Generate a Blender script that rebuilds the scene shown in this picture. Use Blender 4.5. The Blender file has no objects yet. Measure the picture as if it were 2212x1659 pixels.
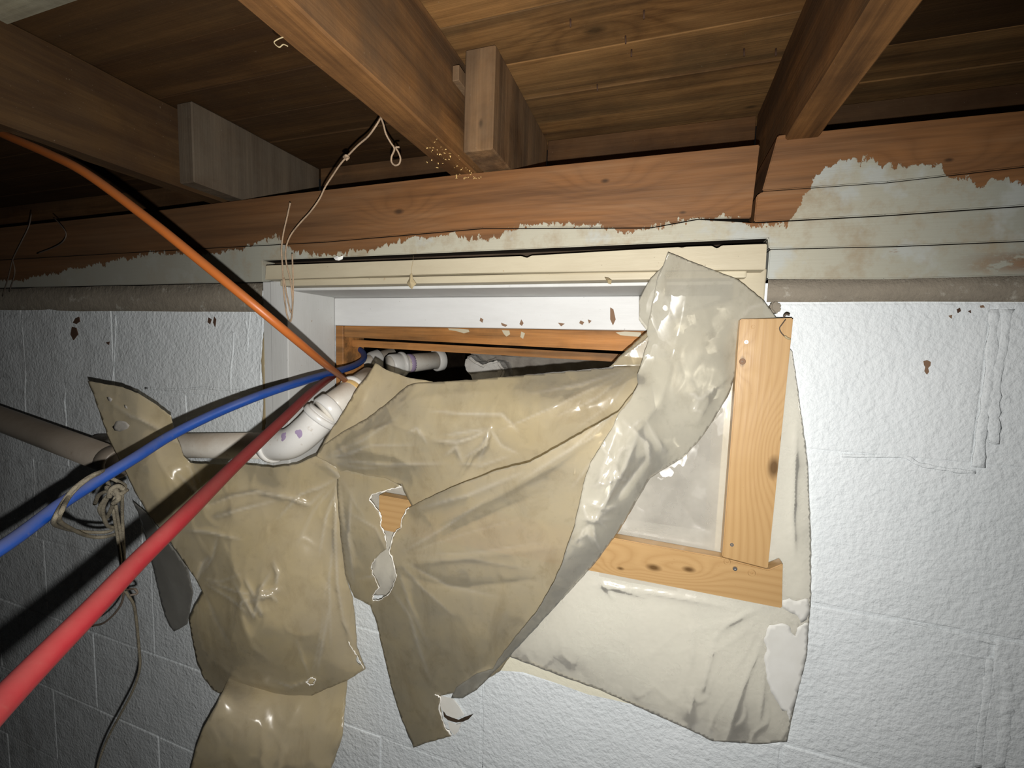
import bpy, bmesh, math, random
import numpy as np
from mathutils import Vector, noise
from mathutils.geometry import delaunay_2d_cdt
random.seed(7)
S = bpy.context.scene
COL = S.collection

# ------------------------------------------------------------------ camera, light, exposure
W, H, FPX = 2212, 1659, 944.0
CZ, CD = 1.90, 0.645                        # eye height above the floor, distance to the block wall (wall face is y = 0)
_y, _p, _r = [math.radians(a) for a in (18.38, 5.0, 1.73)]
FWD = np.array([-math.sin(_y)*math.cos(_p), math.cos(_y)*math.cos(_p), -math.sin(_p)])
_r0 = np.array([math.cos(_y), math.sin(_y), 0.0]); _u0 = np.cross(_r0, FWD)
RGT = _r0*math.cos(_r) + _u0*math.sin(_r)
UPV = -_r0*math.sin(_r) + _u0*math.cos(_r)
EYE = np.array([0.0, -CD, CZ])
cam = bpy.data.cameras.new('camera'); camo = bpy.data.objects.new('camera', cam); COL.objects.link(camo)
from mathutils import Matrix
camo.matrix_world = Matrix(((RGT[0], UPV[0], -FWD[0], EYE[0]), (RGT[1], UPV[1], -FWD[1], EYE[1]), (RGT[2], UPV[2], -FWD[2], EYE[2]), (0, 0, 0, 1)))
cam.sensor_fit = 'HORIZONTAL'; cam.sensor_width = 36.0; cam.lens = 36.0*FPX/W
cam.clip_start = 0.02; cam.clip_end = 50
S.camera = camo

world = bpy.data.worlds.new('basement_dark'); S.world = world; world.use_nodes = True
world.node_tree.nodes['Background'].inputs[0].default_value = (0.9, 0.95, 1.0, 1)
world.node_tree.nodes['Background'].inputs[1].default_value = 0.004

ld = bpy.data.lights.new('phone_flash', 'SPOT'); lo = bpy.data.objects.new('phone_flash', ld); COL.objects.link(lo)
ld.energy = 30.0; ld.shadow_soft_size = 0.0028; ld.color = (1.0, 0.975, 0.935)
ld.spot_size = math.radians(172); ld.spot_blend = 1.0
lm = camo.matrix_world.copy(); lp = EYE - UPV*0.028 + FWD*0.004
lm.translation = Vector(lp); lo.matrix_world = lm @ Matrix.Rotation(math.radians(10), 4, 'Y') @ Matrix.Rotation(math.radians(-4), 4, 'X')

S.view_settings.view_transform = 'Standard'; S.view_settings.look = 'None'
S.view_settings.gamma = 1.0; S.view_settings.use_curve_mapping = False
S.view_settings.exposure = 0.0

# ------------------------------------------------------------------ helpers
def ray(x, y): return FWD + RGT*((x-W/2)/FPX) - UPV*((y-H/2)/FPX)
def at(x, y, Y=0.0):                        # photo point -> scene point on the plane y = Y
    d = ray(x, y); return Vector(EYE + d*((Y-EYE[1])/d[1]))
def atz(x, y, Z): d = ray(x, y); return Vector(EYE + d*((Z-EYE[2])/d[2]))
def atd(x, y, dep): return Vector(EYE + ray(x, y)*dep)

def link(name, me, mat=None, parent=None, label=None, cat=None, group=None, kind=None):
    o = bpy.data.objects.new(name, me); COL.objects.link(o)
    if mat is not None and me is not None: me.materials.append(mat)
    if parent is not None: o.parent = parent
    tag(o, label, cat, group, kind); return o
def tag(o, label=None, cat=None, group=None, kind=None):
    if label: o['label'] = label
    if cat: o['category'] = cat
    if group: o['group'] = group
    if kind: o['kind'] = kind
def thing(name, loc, label=None, cat=None, group=None, kind=None):
    o = bpy.data.objects.new(name, None); COL.objects.link(o); o.empty_display_size = .02
    o.location = loc; tag(o, label, cat, group, kind); return o
def keep(o, parent):                        # parent a mesh written in world coordinates
    o.parent = parent; o.matrix_parent_inverse = Matrix.Translation(-Vector(parent.location)); return o
def mesh(name, vs, fs, smooth=False):
    me = bpy.data.meshes.new(name); me.from_pydata([tuple(v) for v in vs], [], fs); me.update()
    if smooth: me.polygons.foreach_set('use_smooth', [True]*len(me.polygons))
    return me
def from_bm(name, bm, smooth=False):
    me = bpy.data.meshes.new(name); bm.normal_update(); bm.to_mesh(me); bm.free()
    if smooth: me.polygons.foreach_set('use_smooth', [True]*len(me.polygons))
    return me
def box_bm(x0, x1, y0, y1, z0, z1, bev=0.0, seg=1, cuts=0, jit=0.0, seed=0):
    bm = bmesh.new()
    vs = [bm.verts.new((x, y, z)) for x in (x0, x1) for y in (y0, y1) for z in (z0, z1)]
    for f in ((0,1,3,2), (4,6,7,5), (0,4,5,1), (2,3,7,6), (0,2,6,4), (1,5,7,3)): bm.faces.new([vs[i] for i in f])
    bmesh.ops.recalc_face_normals(bm, faces=bm.faces)
    if bev: bmesh.ops.bevel(bm, geom=list(bm.edges), offset=bev, segments=seg, affect='EDGES', profile=.6)
    if cuts:                                # slice across the longest side and wobble, so that old lumber is not dead straight
        ext = [x1-x0, y1-y0, z1-z0]; ax = ext.index(max(ext)); lo_ = (x0, y0, z0)[ax]
        for k in range(1, cuts):
            no = [0, 0, 0]; no[ax] = 1; co = [0, 0, 0]; co[ax] = lo_ + ext[ax]*k/cuts
            bmesh.ops.bisect_plane(bm, geom=bm.verts[:]+bm.edges[:]+bm.faces[:], plane_co=co, plane_no=no)
        for v in bm.verts:
            n = noise.noise_vector(Vector((v.co.x*9+seed*3.1, v.co.y*9, v.co.z*14)))
            v.co += Vector([n[i]*jit*(0.2 if i == ax else 1) for i in range(3)])
    return bm
def box(name, x0, x1, y0, y1, z0, z1, mat, parent=None, bev=0.0015, **k):
    kw = {q: k.pop(q) for q in ('seg', 'cuts', 'jit', 'seed') if q in k}
    o = link(name, from_bm(name, box_bm(x0, x1, y0, y1, z0, z1, bev, **kw)), mat, None, **k)
    if parent is not None: keep(o, parent)
    return o
def prism(name, front, dy, mat, parent=None, bev=0.0, **k):      # front: points (Vector) counter-clockwise, pushed dy back along +y
    bm = bmesh.new(); a = [bm.verts.new(p) for p in front]; b = [bm.verts.new(p+Vector((0, dy, 0))) for p in front]; n = len(a)
    bm.faces.new(a); bm.faces.new(b[::-1])
    for i in range(n): bm.faces.new((a[i], b[i], b[(i+1) % n], a[(i+1) % n]))
    bmesh.ops.recalc_face_normals(bm, faces=bm.faces)
    if bev: bmesh.ops.bevel(bm, geom=list(bm.edges), offset=bev, segments=2, affect='EDGES')
    o = link(name, from_bm(name, bm), mat, None, **k)
    if parent is not None: keep(o, parent)
    return o
def smooth_path(pts, n=8):
    P = [Vector(p) for p in pts]; out = []
    Q = [P[0]*2-P[1]] + P + [P[-1]*2-P[-2]]
    for i in range(1, len(Q)-2):
        for k in range(n):
            t = k/n; a, b, c, d = Q[i-1], Q[i], Q[i+1], Q[i+2]
            out.append(0.5*((2*b)+(c-a)*t+(2*a-5*b+4*c-d)*t*t+(3*b-a-3*c+d)*t**3))
    out.append(P[-1]); return out
def tube_data(path, r, sides=12, cap=True):
    n = len(path); R = r if isinstance(r, (list, tuple)) else [r]*n
    vs, fs = [], []; prev = None
    for i, p in enumerate(path):
        t = (path[min(i+1, n-1)]-path[max(i-1, 0)]).normalized()
        if prev is None:
            prev = t.orthogonal().normalized()
        prev = (prev - t*prev.dot(t)).normalized(); q = t.cross(prev)
        for k in range(sides):
            a = 2*math.pi*k/sides; vs.append(p + (prev*math.cos(a)+q*math.sin(a))*R[i])
    for i in range(n-1):
        for k in range(sides):
            a = i*sides+k; b = i*sides+(k+1) % sides; fs.append((a, b, b+sides, a+sides))
    if cap: fs.append(tuple(range(sides))[::-1]); fs.append(tuple((n-1)*sides+k for k in range(sides)))
    return vs, fs
def tube(name, path, r, mat, parent=None, sides=12, cap=True, **k):
    o = link(name, mesh(name, *tube_data(path, r, sides, cap), smooth=True), mat, None, **k)
    if parent is not None: keep(o, parent)
    return o
def tubes(name, paths, r, mat, parent=None, sides=6, **k):       # strands of one string, one mesh
    V, Fs = [], []
    for p in paths:
        vs, fs = tube_data(p, r, sides); o = len(V); V += vs; Fs += [tuple(i+o for i in f) for f in fs]
    o = link(name, mesh(name, V, Fs, smooth=True), mat, None, **k)
    if parent is not None: keep(o, parent)
    return o
def ring(name, c, axis, r_out, r_in, length, mat, parent=None, sides=28, **k):   # pipe collar with a rounded outer lip
    t = Vector(axis).normalized(); L = length; e = min(.0022, L*.2)
    prof = [(-L/2, r_in), (-L/2, r_out-e), (-L/2+e, r_out), (L/2-e, r_out), (L/2, r_out-e), (L/2, r_in)]
    u = t.orthogonal().normalized(); v = t.cross(u); vs, fs = [], []
    for d, rr in prof:
        for i in range(sides):
            a = 2*math.pi*i/sides; vs.append(Vector(c)+t*d+(u*math.cos(a)+v*math.sin(a))*rr)
    m = len(prof)
    for j in range(m):
        for i in range(sides):
            a = j*sides+i; b = j*sides+(i+1) % sides; a2 = ((j+1) % m)*sides+i; b2 = ((j+1) % m)*sides+(i+1) % sides
            fs.append((a, b, b2, a2))
    o = link(name, mesh(name, vs, fs, smooth=True), mat, None, **k)
    if parent is not None: keep(o, parent)
    return o

# ------------------------------------------------------------------ materials
class NB:
    def __init__(s, name):
        s.m = bpy.data.materials.new(name); s.m.use_nodes = True; s.t = s.m.node_tree; s.t.nodes.clear()
        s.out = s.n('ShaderNodeOutputMaterial'); s._pos = None
    def n(s, typ, **kw):
        d = s.t.nodes.new(typ)
        for k, v in kw.items(): setattr(d, k, v)
        return d
    def l(s, a, b): s.t.links.new(a, b)
    def put(s, sock, v):
        if hasattr(v, 'is_linked') or hasattr(v, 'links'): s.l(v, sock)
        else:
            if hasattr(sock.default_value, '__len__') and not hasattr(v, '__len__'): v = (v,)*len(sock.default_value)
            if hasattr(sock.default_value, '__len__') and len(sock.default_value) == 4 and len(v) == 3: v = (*v, 1)
            sock.default_value = v
    def pos(s):
        if s._pos is None: s._pos = s.n('ShaderNodeNewGeometry')
        return s._pos.outputs['Position']
    def normal(s): s.pos(); return s._pos.outputs['Normal']
    def rnd(s): return s.n('ShaderNodeObjectInfo').outputs['Random']
    def math(s, op, a, b=0.0, c=0.0, clamp=False):
        d = s.n('ShaderNodeMath', operation=op, use_clamp=clamp); s.put(d.inputs[0], a); s.put(d.inputs[1], b); s.put(d.inputs[2], c); return d.outputs[0]
    def vm(s, op, a, b=(0, 0, 0)):
        d = s.n('ShaderNodeVectorMath', operation=op); s.put(d.inputs[0], a); s.put(d.inputs[1], b)
        return d.outputs['Value'] if op in ('DISTANCE', 'LENGTH', 'DOT_PRODUCT') else d.outputs[0]
    def sep(s, v): d = s.n('ShaderNodeSeparateXYZ'); s.l(v, d.inputs[0]); return d.outputs
    def comb(s, x, y, z):
        d = s.n('ShaderNodeCombineXYZ'); s.put(d.inputs[0], x); s.put(d.inputs[1], y); s.put(d.inputs[2], z); return d.outputs[0]
    def noise(s, vec, scale, detail=4, rough=.55, dist=0.0):
        d = s.n('ShaderNodeTexNoise'); s.put(d.inputs['Vector'], vec); d.inputs['Scale'].default_value = scale
        d.inputs['Detail'].default_value = detail; d.inputs['Roughness'].default_value = rough; d.inputs['Distortion'].default_value = dist
        return d.outputs[0]
    def voro(s, vec, scale, feat='F1'):
        d = s.n('ShaderNodeTexVoronoi', feature=feat); s.put(d.inputs['Vector'], vec); d.inputs['Scale'].default_value = scale; return d.outputs['Distance']
    def ramp(s, f, stops, interp='LINEAR'):
        d = s.n('ShaderNodeValToRGB'); r = d.color_ramp; r.interpolation = interp
        while len(r.elements) < len(stops): r.elements.new(.5)
        for e, (p, c) in zip(r.elements, stops):
            e.position = p; e.color = (c, c, c, 1) if not hasattr(c, '__len__') else (*c, 1)
        s.put(d.inputs[0], f); return d.outputs[0]
    def step(s, f, a, b): return s.ramp(f, [(a, 0.0), (b, 1.0)]) if a < b else s.ramp(f, [(b, 1.0), (a, 0.0)])
    def mix(s, f, a, b, mode='MIX'):
        d = s.n('ShaderNodeMix', data_type='RGBA', blend_type=mode); s.put(d.inputs[0], f); s.put(d.inputs[6], a); s.put(d.inputs[7], b); return d.outputs[2]
    def bump(s, h, strength=.3, dist=.002, prev=None):
        d = s.n('ShaderNodeBump'); d.inputs['Strength'].default_value = strength; d.inputs['Distance'].default_value = dist
        s.put(d.inputs['Height'], h)
        if prev is not None: s.l(prev, d.inputs['Normal'])
        return d.outputs[0]
    def bsdf(s, col, rough=.6, nrm=None, spec=.4, **kw):
        d = s.n('ShaderNodeBsdfPrincipled'); s.put(d.inputs['Base Color'], col); s.put(d.inputs['Roughness'], rough)
        s.put(d.inputs['Specular IOR Level'], spec)
        for k, v in kw.items(): s.put(d.inputs[k.replace('_', ' ')], v)
        if nrm is not None: s.l(nrm, d.inputs['Normal'])
        return d.outputs[0]
    def done(s, sh): s.l(sh, s.out.inputs['Surface']); return s.m

def wood_color(b, along, dark, light, ring=14.0, stretch=.07, knots=(), contrast=1.0, seedvec=None, ring_amt=.55):
    """Sawn softwood: growth rings that bend round the knots, plus fibre streaks. along = 0, 1, 2: the axis of the board."""
    p = b.pos(); x = b.sep(p)
    sc = [1.0, 1.0, 1.0]; sc[along] = stretch*.6
    q = b.vm('MULTIPLY', p, tuple(sc))
    if seedvec is not None: q = b.vm('ADD', q, seedvec)
    warp = b.noise(q, 7.0, 2, .5)
    ac = [i for i in range(3) if i != along]
    g = b.math('MULTIPLY', b.math('ADD', x[ac[0]], x[ac[1]]), 1.0)
    g = b.math('ADD', b.math('MULTIPLY', g, ring), b.math('MULTIPLY', warp, 3.2))
    kd = None
    for (kp, ks, kr) in knots:
        dv = b.vm('SUBTRACT', p, tuple(kp)); s2 = [1.0, 1.0, 1.0]; s2[along] = .5
        d = b.vm('LENGTH', b.vm('MULTIPLY', dv, tuple(s2)))
        e = b.math('EXPONENT', b.math('MULTIPLY', b.math('POWER', b.math('DIVIDE', d, ks), 2.0), -1.0))
        g = b.math('ADD', g, b.math('MULTIPLY', e, min(ring*ks*1.6+.8, 3.2)))
        m = b.step(b.math('DIVIDE', d, kr), 1.15, .35)
        kd = m if kd is None else b.math('MAXIMUM', kd, m)
    w = b.math('ABSOLUTE', b.math('SUBTRACT', b.math('FRACT', g), .5))
    lines = b.ramp(w, [(0.0, .9), (.16, .4), (.42, 0.0)])
    s3 = [260.0]*3; s3[along] = 5.0
    fib = b.noise(b.vm('MULTIPLY', p, tuple(s3)), 1.0, 3, .6)
    blot = b.noise(q, 5.0, 4, .6)
    f = b.math('ADD', b.math('MULTIPLY', lines, ring_amt*contrast), b.math('MULTIPLY', b.math('SUBTRACT', fib, .5), .5*contrast))
    f = b.math('ADD', f, b.math('MULTIPLY', b.math('SUBTRACT', blot, .5), 1.3*contrast)); f = b.math('ADD', f, .22, clamp=True)
    col = b.mix(f, light, dark)
    if kd is not None: col = b.mix(kd, col, tuple(c*.42 for c in dark))
    return col, fib, lines

def old_wood(name, along, dark, light, dust=(.30, .26, .21), dust_amt=.35, knots=(), rough=.75, ring=12, stain=(.04, .020, .010), under=False):
    b = NB(name); r = b.rnd(); sv = b.comb(b.math('MULTIPLY', r, 13.0), b.math('MULTIPLY', r, 7.0), b.math('MULTIPLY', r, 29.0))
    col, fib, lines = wood_color(b, along, dark, light, ring=ring, knots=knots, seedvec=sv, ring_amt=.32)
    st = b.noise(b.vm('ADD', b.pos(), sv), 6.5, 5, .62); col = b.mix(b.math('MULTIPLY', b.step(st, .48, .68), .65), col, stain)
    sv2 = [2.2]*3; sv2[along] = .12; stk = b.noise(b.vm('MULTIPLY', b.vm('ADD', b.pos(), sv), tuple(12*q for q in sv2)), 1.0, 5, .65); col = b.mix(b.math('MULTIPLY', b.step(stk, .47, .62), .7), col, stain); col = b.mix(b.math('MULTIPLY', b.step(stk, .46, .36), .35), col, tuple(min(1, q*1.7) for q in light))
    d = b.noise(b.vm('ADD', b.pos(), sv), 4.0, 6, .7); up = b.step(b.math('ADD', b.sep(b.normal())[2], 1.0), .15, .6); col = b.mix(b.math('MULTIPLY', b.step(d, .36, .62), b.math('MULTIPLY', up, dust_amt*1.6) if under else dust_amt), col, dust)
    fl = b.noise(b.pos(), 240, 2, .6); col = b.mix(b.math('MULTIPLY', b.step(fl, .72, .77), .2), col, (.40, .33, .24))
    n = b.bump(fib, .35, .0016); n = b.bump(b.noise(b.pos(), 30, 5, .6), .25, .004, n)
    return b.done(b.bsdf(col, rough, n, .12))

M = {}
# painted concrete block: thick white masonry paint with an orange-peel skin
def wall_paint():
    b = NB('white_masonry_paint'); p = b.pos(); x = b.sep(p)
    big = b.noise(p, 5.0, 4, .6); peel = b.noise(p, 135, 3, .55); mid = b.noise(p, 42, 4, .6)
    left = b.ramp(b.math('MULTIPLY_ADD', x[0], .5, 1.0), [(.12, 1.0), (.62, 0.0)])           # greyer towards the left end of the wall
    col = b.mix(b.step(big, .35, .7), (.76, .80, .82), (.70, .745, .765))
    col = b.mix(b.math('MULTIPLY', left, .8), col, (.60, .625, .635))
    # dark pits and scuffs, thicker on the left stretch
    pit = b.noise(p, 75, 3, .7); col = b.mix(b.math('MULTIPLY', b.step(b.math('ADD', pit, b.math('MULTIPLY', left, .055)), .745, .775), .8), col, (.13, .11, .09))
    dirt = b.noise(b.vm('MULTIPLY', p, (1.2, 1.0, .5)), 9.0, 6, .72)
    dm = b.math('MULTIPLY', b.step(dirt, .5, .75), b.math('MULTIPLY_ADD', left, .6, .10)); col = b.mix(dm, col, (.34, .33, .31))
    lite = b.noise(p, 60, 4, .7); col = b.mix(b.math('MULTIPLY', b.step(lite, .60, .70), b.math('MULTIPLY', left, .8)), col, (.80, .81, .79)); grim = b.noise(p, 26, 6, .75); col = b.mix(b.math('MULTIPLY', b.step(grim, .50, .66), b.math('MULTIPLY', left, .7)), col, (.33, .34, .34))
    h = b.math('ADD', b.math('MULTIPLY', peel, .7), b.math('MULTIPLY', mid, .6))
    n = b.bump(h, .75, .0046); n = b.bump(b.noise(p, 14, 3, .5), .4, .006, n)
    return b.done(b.bsdf(col, .58, n, .3))
M['paint'] = wall_paint()
def ledge_mat():
    b = NB('grimy_mortar'); p = b.pos(); x = b.sep(p)
    a = b.noise(b.vm('MULTIPLY', p, (1, 1, 2)), 11, 6, .7); col = b.mix(b.step(a, .35, .7), (.27, .235, .185), (.20, .175, .14))
    c = b.noise(p, 28, 5, .7); col = b.mix(b.math('MULTIPLY', b.step(c, .58, .68), .6), col, (.50, .48, .42))
    n = b.bump(b.noise(p, 60, 5, .7), .6, .004)
    return b.done(b.bsdf(col, .85, n, .2))
M['ledge'] = ledge_mat()
def plain(name, col, rough=.6, spec=.3, bump=0.0, bscale=80, var=None, vscale=8, metal=0.0):
    b = NB(name); c = col
    if var is not None: c = b.mix(b.step(b.noise(b.pos(), vscale, 5, .65), .4, .68), col, var)
    n = b.bump(b.noise(b.pos(), bscale, 4, .6), bump, .003) if bump else None
    return b.done(b.bsdf(c, rough, n, spec, Metallic=metal))

# sill beam: red-brown lumber, its lower part slopped over with old wall paint; the ragged upper limit of the paint follows a measured line
PAINT_EDGE = [(-1.75, .10), (-1.45, .128), (-1.01, .170), (-.855, .163), (-.77, .168), (-.70, .185), (-.678, .192), (-.65, .163), (-.573, .150), (-.476, .158), (-.387, .170),
              (-.303, .172), (-.256, .160), (-.226, .178), (-.155, .182), (-.087, .172), (-.036, .164), (.024, .175), (.069, .177), (.113, .160), (.144, .163), (.158, .190),
              (.172, .219), (.190, .230), (.206, .238), (.225, .232), (.257, .222), (.292, .217), (.306, .203), (.352, .196), (.40, .185), (.6, .17)]
def sill_mat():
    b = NB('half_painted_beam'); p = b.pos(); x = b.sep(p)
    col, fib, lines = wood_color(b, 0, (.085, .036, .013), (.265, .118, .042), ring=75, stretch=.05,
        knots=[((-.085, 0, CZ+.235), .03, .004), ((.02, 0, CZ+.185), .035, .003), ((-.42, 0, CZ+.215), .03, .006), ((.30, 0, CZ+.225), .025, .003)], contrast=.7, ring_amt=.35)
    grey = b.noise(b.vm('MULTIPLY', p, (.5, 1, 1.4)), 9, 5, .65); col = b.mix(b.math('MULTIPLY', b.step(grey, .42, .66), .5), col, (.185, .105, .055)); stk = b.noise(b.vm('MULTIPLY', p, (2.2, 30, 46)), 1.0, 5, .65); col = b.mix(b.math('MULTIPLY', b.step(stk, .48, .66), .55), col, (.060, .028, .013)); col = b.mix(b.math('MULTIPLY', b.step(stk, .46, .34), .35), col, (.30, .17, .085)); oldw = b.ramp(b.math('MULTIPLY', x[0], -1.0), [(.35, 0.0), (.85, 1.0)]); col = b.mix(b.math('MULTIPLY', oldw, .6), col, (.062, .036, .020))
    x0, x1 = -1.8, .7
    xs = b.math('DIVIDE', b.math('SUBTRACT', x[0], x0), x1-x0)
    edge = b.ramp(xs, [((q-x0)/(x1-x0), (z-.05)/.25) for q, z in PAINT_EDGE])
    edge = b.math('MULTIPLY_ADD', edge, .25, CZ+.05)
    rag = b.noise(b.vm('MULTIPLY', p, (1.0, 1, .45)), 95, 5, .68); rag2 = b.noise(p, 22, 4, .6)
    e = b.math('ADD', edge, b.math('MULTIPLY', b.math('SUBTRACT', rag, .5), .042)); e = b.math('ADD', e, b.math('MULTIPLY', b.math('SUBTRACT', rag2, .5), .028))
    mask = b.step(b.math('MULTIPLY', b.math('SUBTRACT', e, x[2]), 100.0), -.06, .10)
    # the paint: cream near the window, greener and greyer away from it, worn to tan in blotches
    far = b.ramp(b.math('ABSOLUTE', b.math('ADD', x[0], .2)), [(.35, 0.0), (.58, 1.0)])
    pc = b.mix(far, (.42, .40, .315), (.33, .335, .285))
    v = b.noise(p, 17, 6, .7); pc = b.mix(b.math('MULTIPLY', b.step(v, .48, .64), .75), pc, (.32, .26, .175))
    v2 = b.noise(b.vm('ADD', p, (3, 1, 2)), 12, 5, .6); pc = b.mix(b.math('MULTIPLY', b.step(v2, .54, .62), .8), pc, (.42, .44, .415))
    v3 = b.noise(b.vm('MULTIPLY', p, (.35, 1, 1)), 70, 4, .7); pc = b.mix(b.math('MULTIPLY', b.step(v3, .66, .72), .65), pc, (.24, .15, .09))
    oldl = b.ramp(b.math('MULTIPLY', x[0], -1.0), [(.62, 0.0), (.95, 1.0)]); pc = b.mix(b.math('MULTIPLY', oldl, .8), pc, (.27, .26, .22))
    # bare strip along the bottom at the right-hand end
    br = b.math('MULTIPLY', b.step(x[0], .31, .40), b.step(b.math('ABSOLUTE', b.math('SUBTRACT', x[2], CZ+.109)), .014, .006))
    br = b.math('MULTIPLY', br, b.step(b.noise(b.vm('MULTIPLY', p, (.6, 1, 1.3)), 85, 4, .7), .40, .50)); mask = b.math('MULTIPLY', mask, b.math('SUBTRACT', 1.0, br))
    under = b.step(b.math('MULTIPLY', b.sep(b.normal())[2], -1.0), .25, .5)      # unpainted underside, with the shade of the gap put in as near-black
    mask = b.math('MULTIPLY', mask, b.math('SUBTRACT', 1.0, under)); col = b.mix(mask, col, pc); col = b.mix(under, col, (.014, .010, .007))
    n = b.bump(fib, .3, .0014); n = b.bump(b.math('ADD', mask, b.math('MULTIPLY', v, .5)), .35, .0016, n)
    return b.done(b.bsdf(col, b.mix(mask, .62, .55), n, .3))
M['sill'] = sill_mat()
def trim_paint(name, base, worn, amt=.3, chips=True, horizontal=True):
    b = NB(name); p = b.pos()
    v = b.noise(b.vm('MULTIPLY', p, (.5, 1, 2) if horizontal else (2, 1, .5)), 10, 6, .65); col = b.mix(b.math('MULTIPLY', b.step(v, .42, .72), amt), base, worn)
    c = b.noise(p, 70, 4, .7)
    if chips: col = b.mix(b.math('MULTIPLY', b.step(c, .71, .74), .85), col, (.33, .20, .11))
    s = b.noise(p, 190, 2, .6); col = b.mix(b.math('MULTIPLY', b.step(s, .73, .76), .6), col, (.14, .11, .08))
    br = b.noise(b.vm('MULTIPLY', p, (.06, 1, 1) if horizontal else (1, 1, .06)), 260, 3, .6)
    n = b.bump(br, .2, .001); n = b.bump(v, .2, .003, n)
    return b.done(b.bsdf(col, .5, n, .35))
M['cream'] = trim_paint('aged_cream_paint', (.47, .42, .305), (.36, .305, .21), .6)
M['white'] = trim_paint('dusty_white_trim_paint', (.55, .555, .54), (.42, .415, .395), .5, horizontal=False)
M['rail'] = trim_paint('chipped_white_rail_paint', (.66, .665, .66), (.50, .495, .48), .4)
M['joist'] = old_wood('weathered_joist_wood', 1, (.078, .033, .011), (.245, .118, .041), dust=(.090, .058, .034), dust_amt=.5, under=True,
    knots=[((-.305, -.30, CZ+.34), .05, .012), ((.152, -.18, CZ+.30), .04, .007), ((-.83, -.30, CZ+.33), .04, .009)])
M['joist_dusty'] = old_wood('grey_dusty_joist_end', 2, (.085, .045, .020), (.215, .12, .055), dust=(.185, .128, .078), dust_amt=.6, knots=[((-.247, -.07, CZ+.30), .02, .004)])
M['joist_dark'] = old_wood('dark_joist_wood', 1, (.036, .017, .006), (.105, .056, .021), dust=(.06, .045, .03), dust_amt=.3, knots=[((-.83, -.30, CZ+.335), .04, .010), ((-.83, -.12, CZ+.36), .03, .004)])
M['block_dark'] = old_wood('grey_block_end', 2, (.055, .036, .022), (.115, .083, .054), dust=(.12, .10, .075), dust_amt=.6)
M['plank'] = old_wood('old_subfloor_board', 0, (.062, .026, .009), (.265, .135, .047), dust=(.32, .21, .095), dust_amt=.2, ring=45, knots=[((-.10, -.055, CZ+.40), .04, .009), ((.12, .19, CZ+.40), .03, .006)])
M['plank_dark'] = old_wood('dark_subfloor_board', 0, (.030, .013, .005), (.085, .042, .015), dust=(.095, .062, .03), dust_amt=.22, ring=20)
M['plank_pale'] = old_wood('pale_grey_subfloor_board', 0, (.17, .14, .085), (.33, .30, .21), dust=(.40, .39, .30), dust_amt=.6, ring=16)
M['rim'] = old_wood('dark_rim_wood', 0, (.050, .022, .009), (.135, .066, .026), dust=(.13, .085, .048), dust_amt=.3, knots=[((-.13, .25, CZ+.335), .03, .009)])
M['varnish'] = old_wood('varnished_orange_sash', 0, (.22, .085, .022), (.46, .205, .062), dust=(.38, .25, .13), dust_amt=.2, rough=.5, ring=22)
def pine():
    b = NB('yellow_pine'); r = b.rnd()
    return b
def pine_mat(name, along, knots, ring):
    b = NB(name); col, fib, lines = wood_color(b, along, (.29, .155, .055), (.50, .325, .150), ring=ring, stretch=.05, knots=knots, contrast=.5, ring_amt=.55)
    d = b.noise(b.pos(), 220, 2, .6); col = b.mix(b.math('MULTIPLY', b.step(d, .73, .77), .4), col, (.30, .15, .05))
    n = b.bump(fib, .18, .0007); n = b.bump(b.noise(b.pos(), 16, 2, .5), .3, .004, n)
    return b.done(b.bsdf(col, .36, n, .5))

def hose_mat(name, col, dust=(.47, .36, .25), amt=.7):
    b = NB(name); nz = b.sep(b.normal())[2]; p = b.pos()
    f = b.noise(p, 24, 5, .65); f2 = b.noise(p, 150, 3, .6)
    top = b.math('MULTIPLY', b.step(b.math('ADD', nz, b.math('MULTIPLY', b.math('SUBTRACT', f, .5), 1.4)), .05, 1.05), amt)
    c = b.mix(top, col, dust); c = b.mix(b.math('MULTIPLY', b.step(f2, .6, .75), .25), c, dust)
    return b.done(b.bsdf(c, b.math('MULTIPLY_ADD', top, .3, .42), b.bump(f2, .12, .0008), .3))
M['blue'] = hose_mat('blue_tubing', (.006, .040, .20), (.11, .10, .09), .45); M['red'] = hose_mat('red_tubing', (.115, .0035, .0075), (.13, .040, .032), .45)
M['orange'] = hose_mat('orange_tubing', (.29, .080, .016), (.16, .068, .030), .5)
def pvc_mat(name, base, dirt, amt):
    b = NB(name); p = b.pos(); nz = b.sep(b.normal())[2]
    d = b.noise(p, 13, 6, .68); t = b.step(b.math('ADD', b.math('MULTIPLY', nz, .42), d), .45, 1.0)
    c = b.mix(b.math('MULTIPLY', t, amt), base, dirt)
    s = b.noise(p, 85, 4, .6); c = b.mix(b.math('MULTIPLY', b.step(s, .64, .72), .5), c, dirt)
    return b.done(b.bsdf(c, b.math('MULTIPLY_ADD', t, .4, .28), None, .5))
M['pvc'] = pvc_mat('white_plastic_pipe', (.64, .61, .55), (.36, .275, .19), .85)
M['pvc_clean'] = pvc_mat('clean_white_fitting', (.70, .69, .66), (.45, .38, .30), .45)
M['pvc_dirty'] = pvc_mat('grimy_pipe', (.23, .20, .165), (.14, .11, .08), .8)
M['primer'] = plain('purple_primer', (.36, .28, .42), .5)
M['glue'] = plain('amber_glue', (.62, .42, .17), .4)
M['twine'] = plain('tan_twine', (.46, .33, .22), .85, .2, .5, 700, var=(.30, .22, .15), vscale=60)
M['cord'] = plain('grey_cotton_rope', (.17, .15, .11), .9, .15, .6, 500, var=(.10, .088, .066), vscale=50)
M['dark_wire'] = plain('dark_brown_wire', (.085, .065, .05), .6)
M['steel'] = plain('zinc_screw', (.62, .62, .62), .35, .5, metal=1.0)
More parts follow.
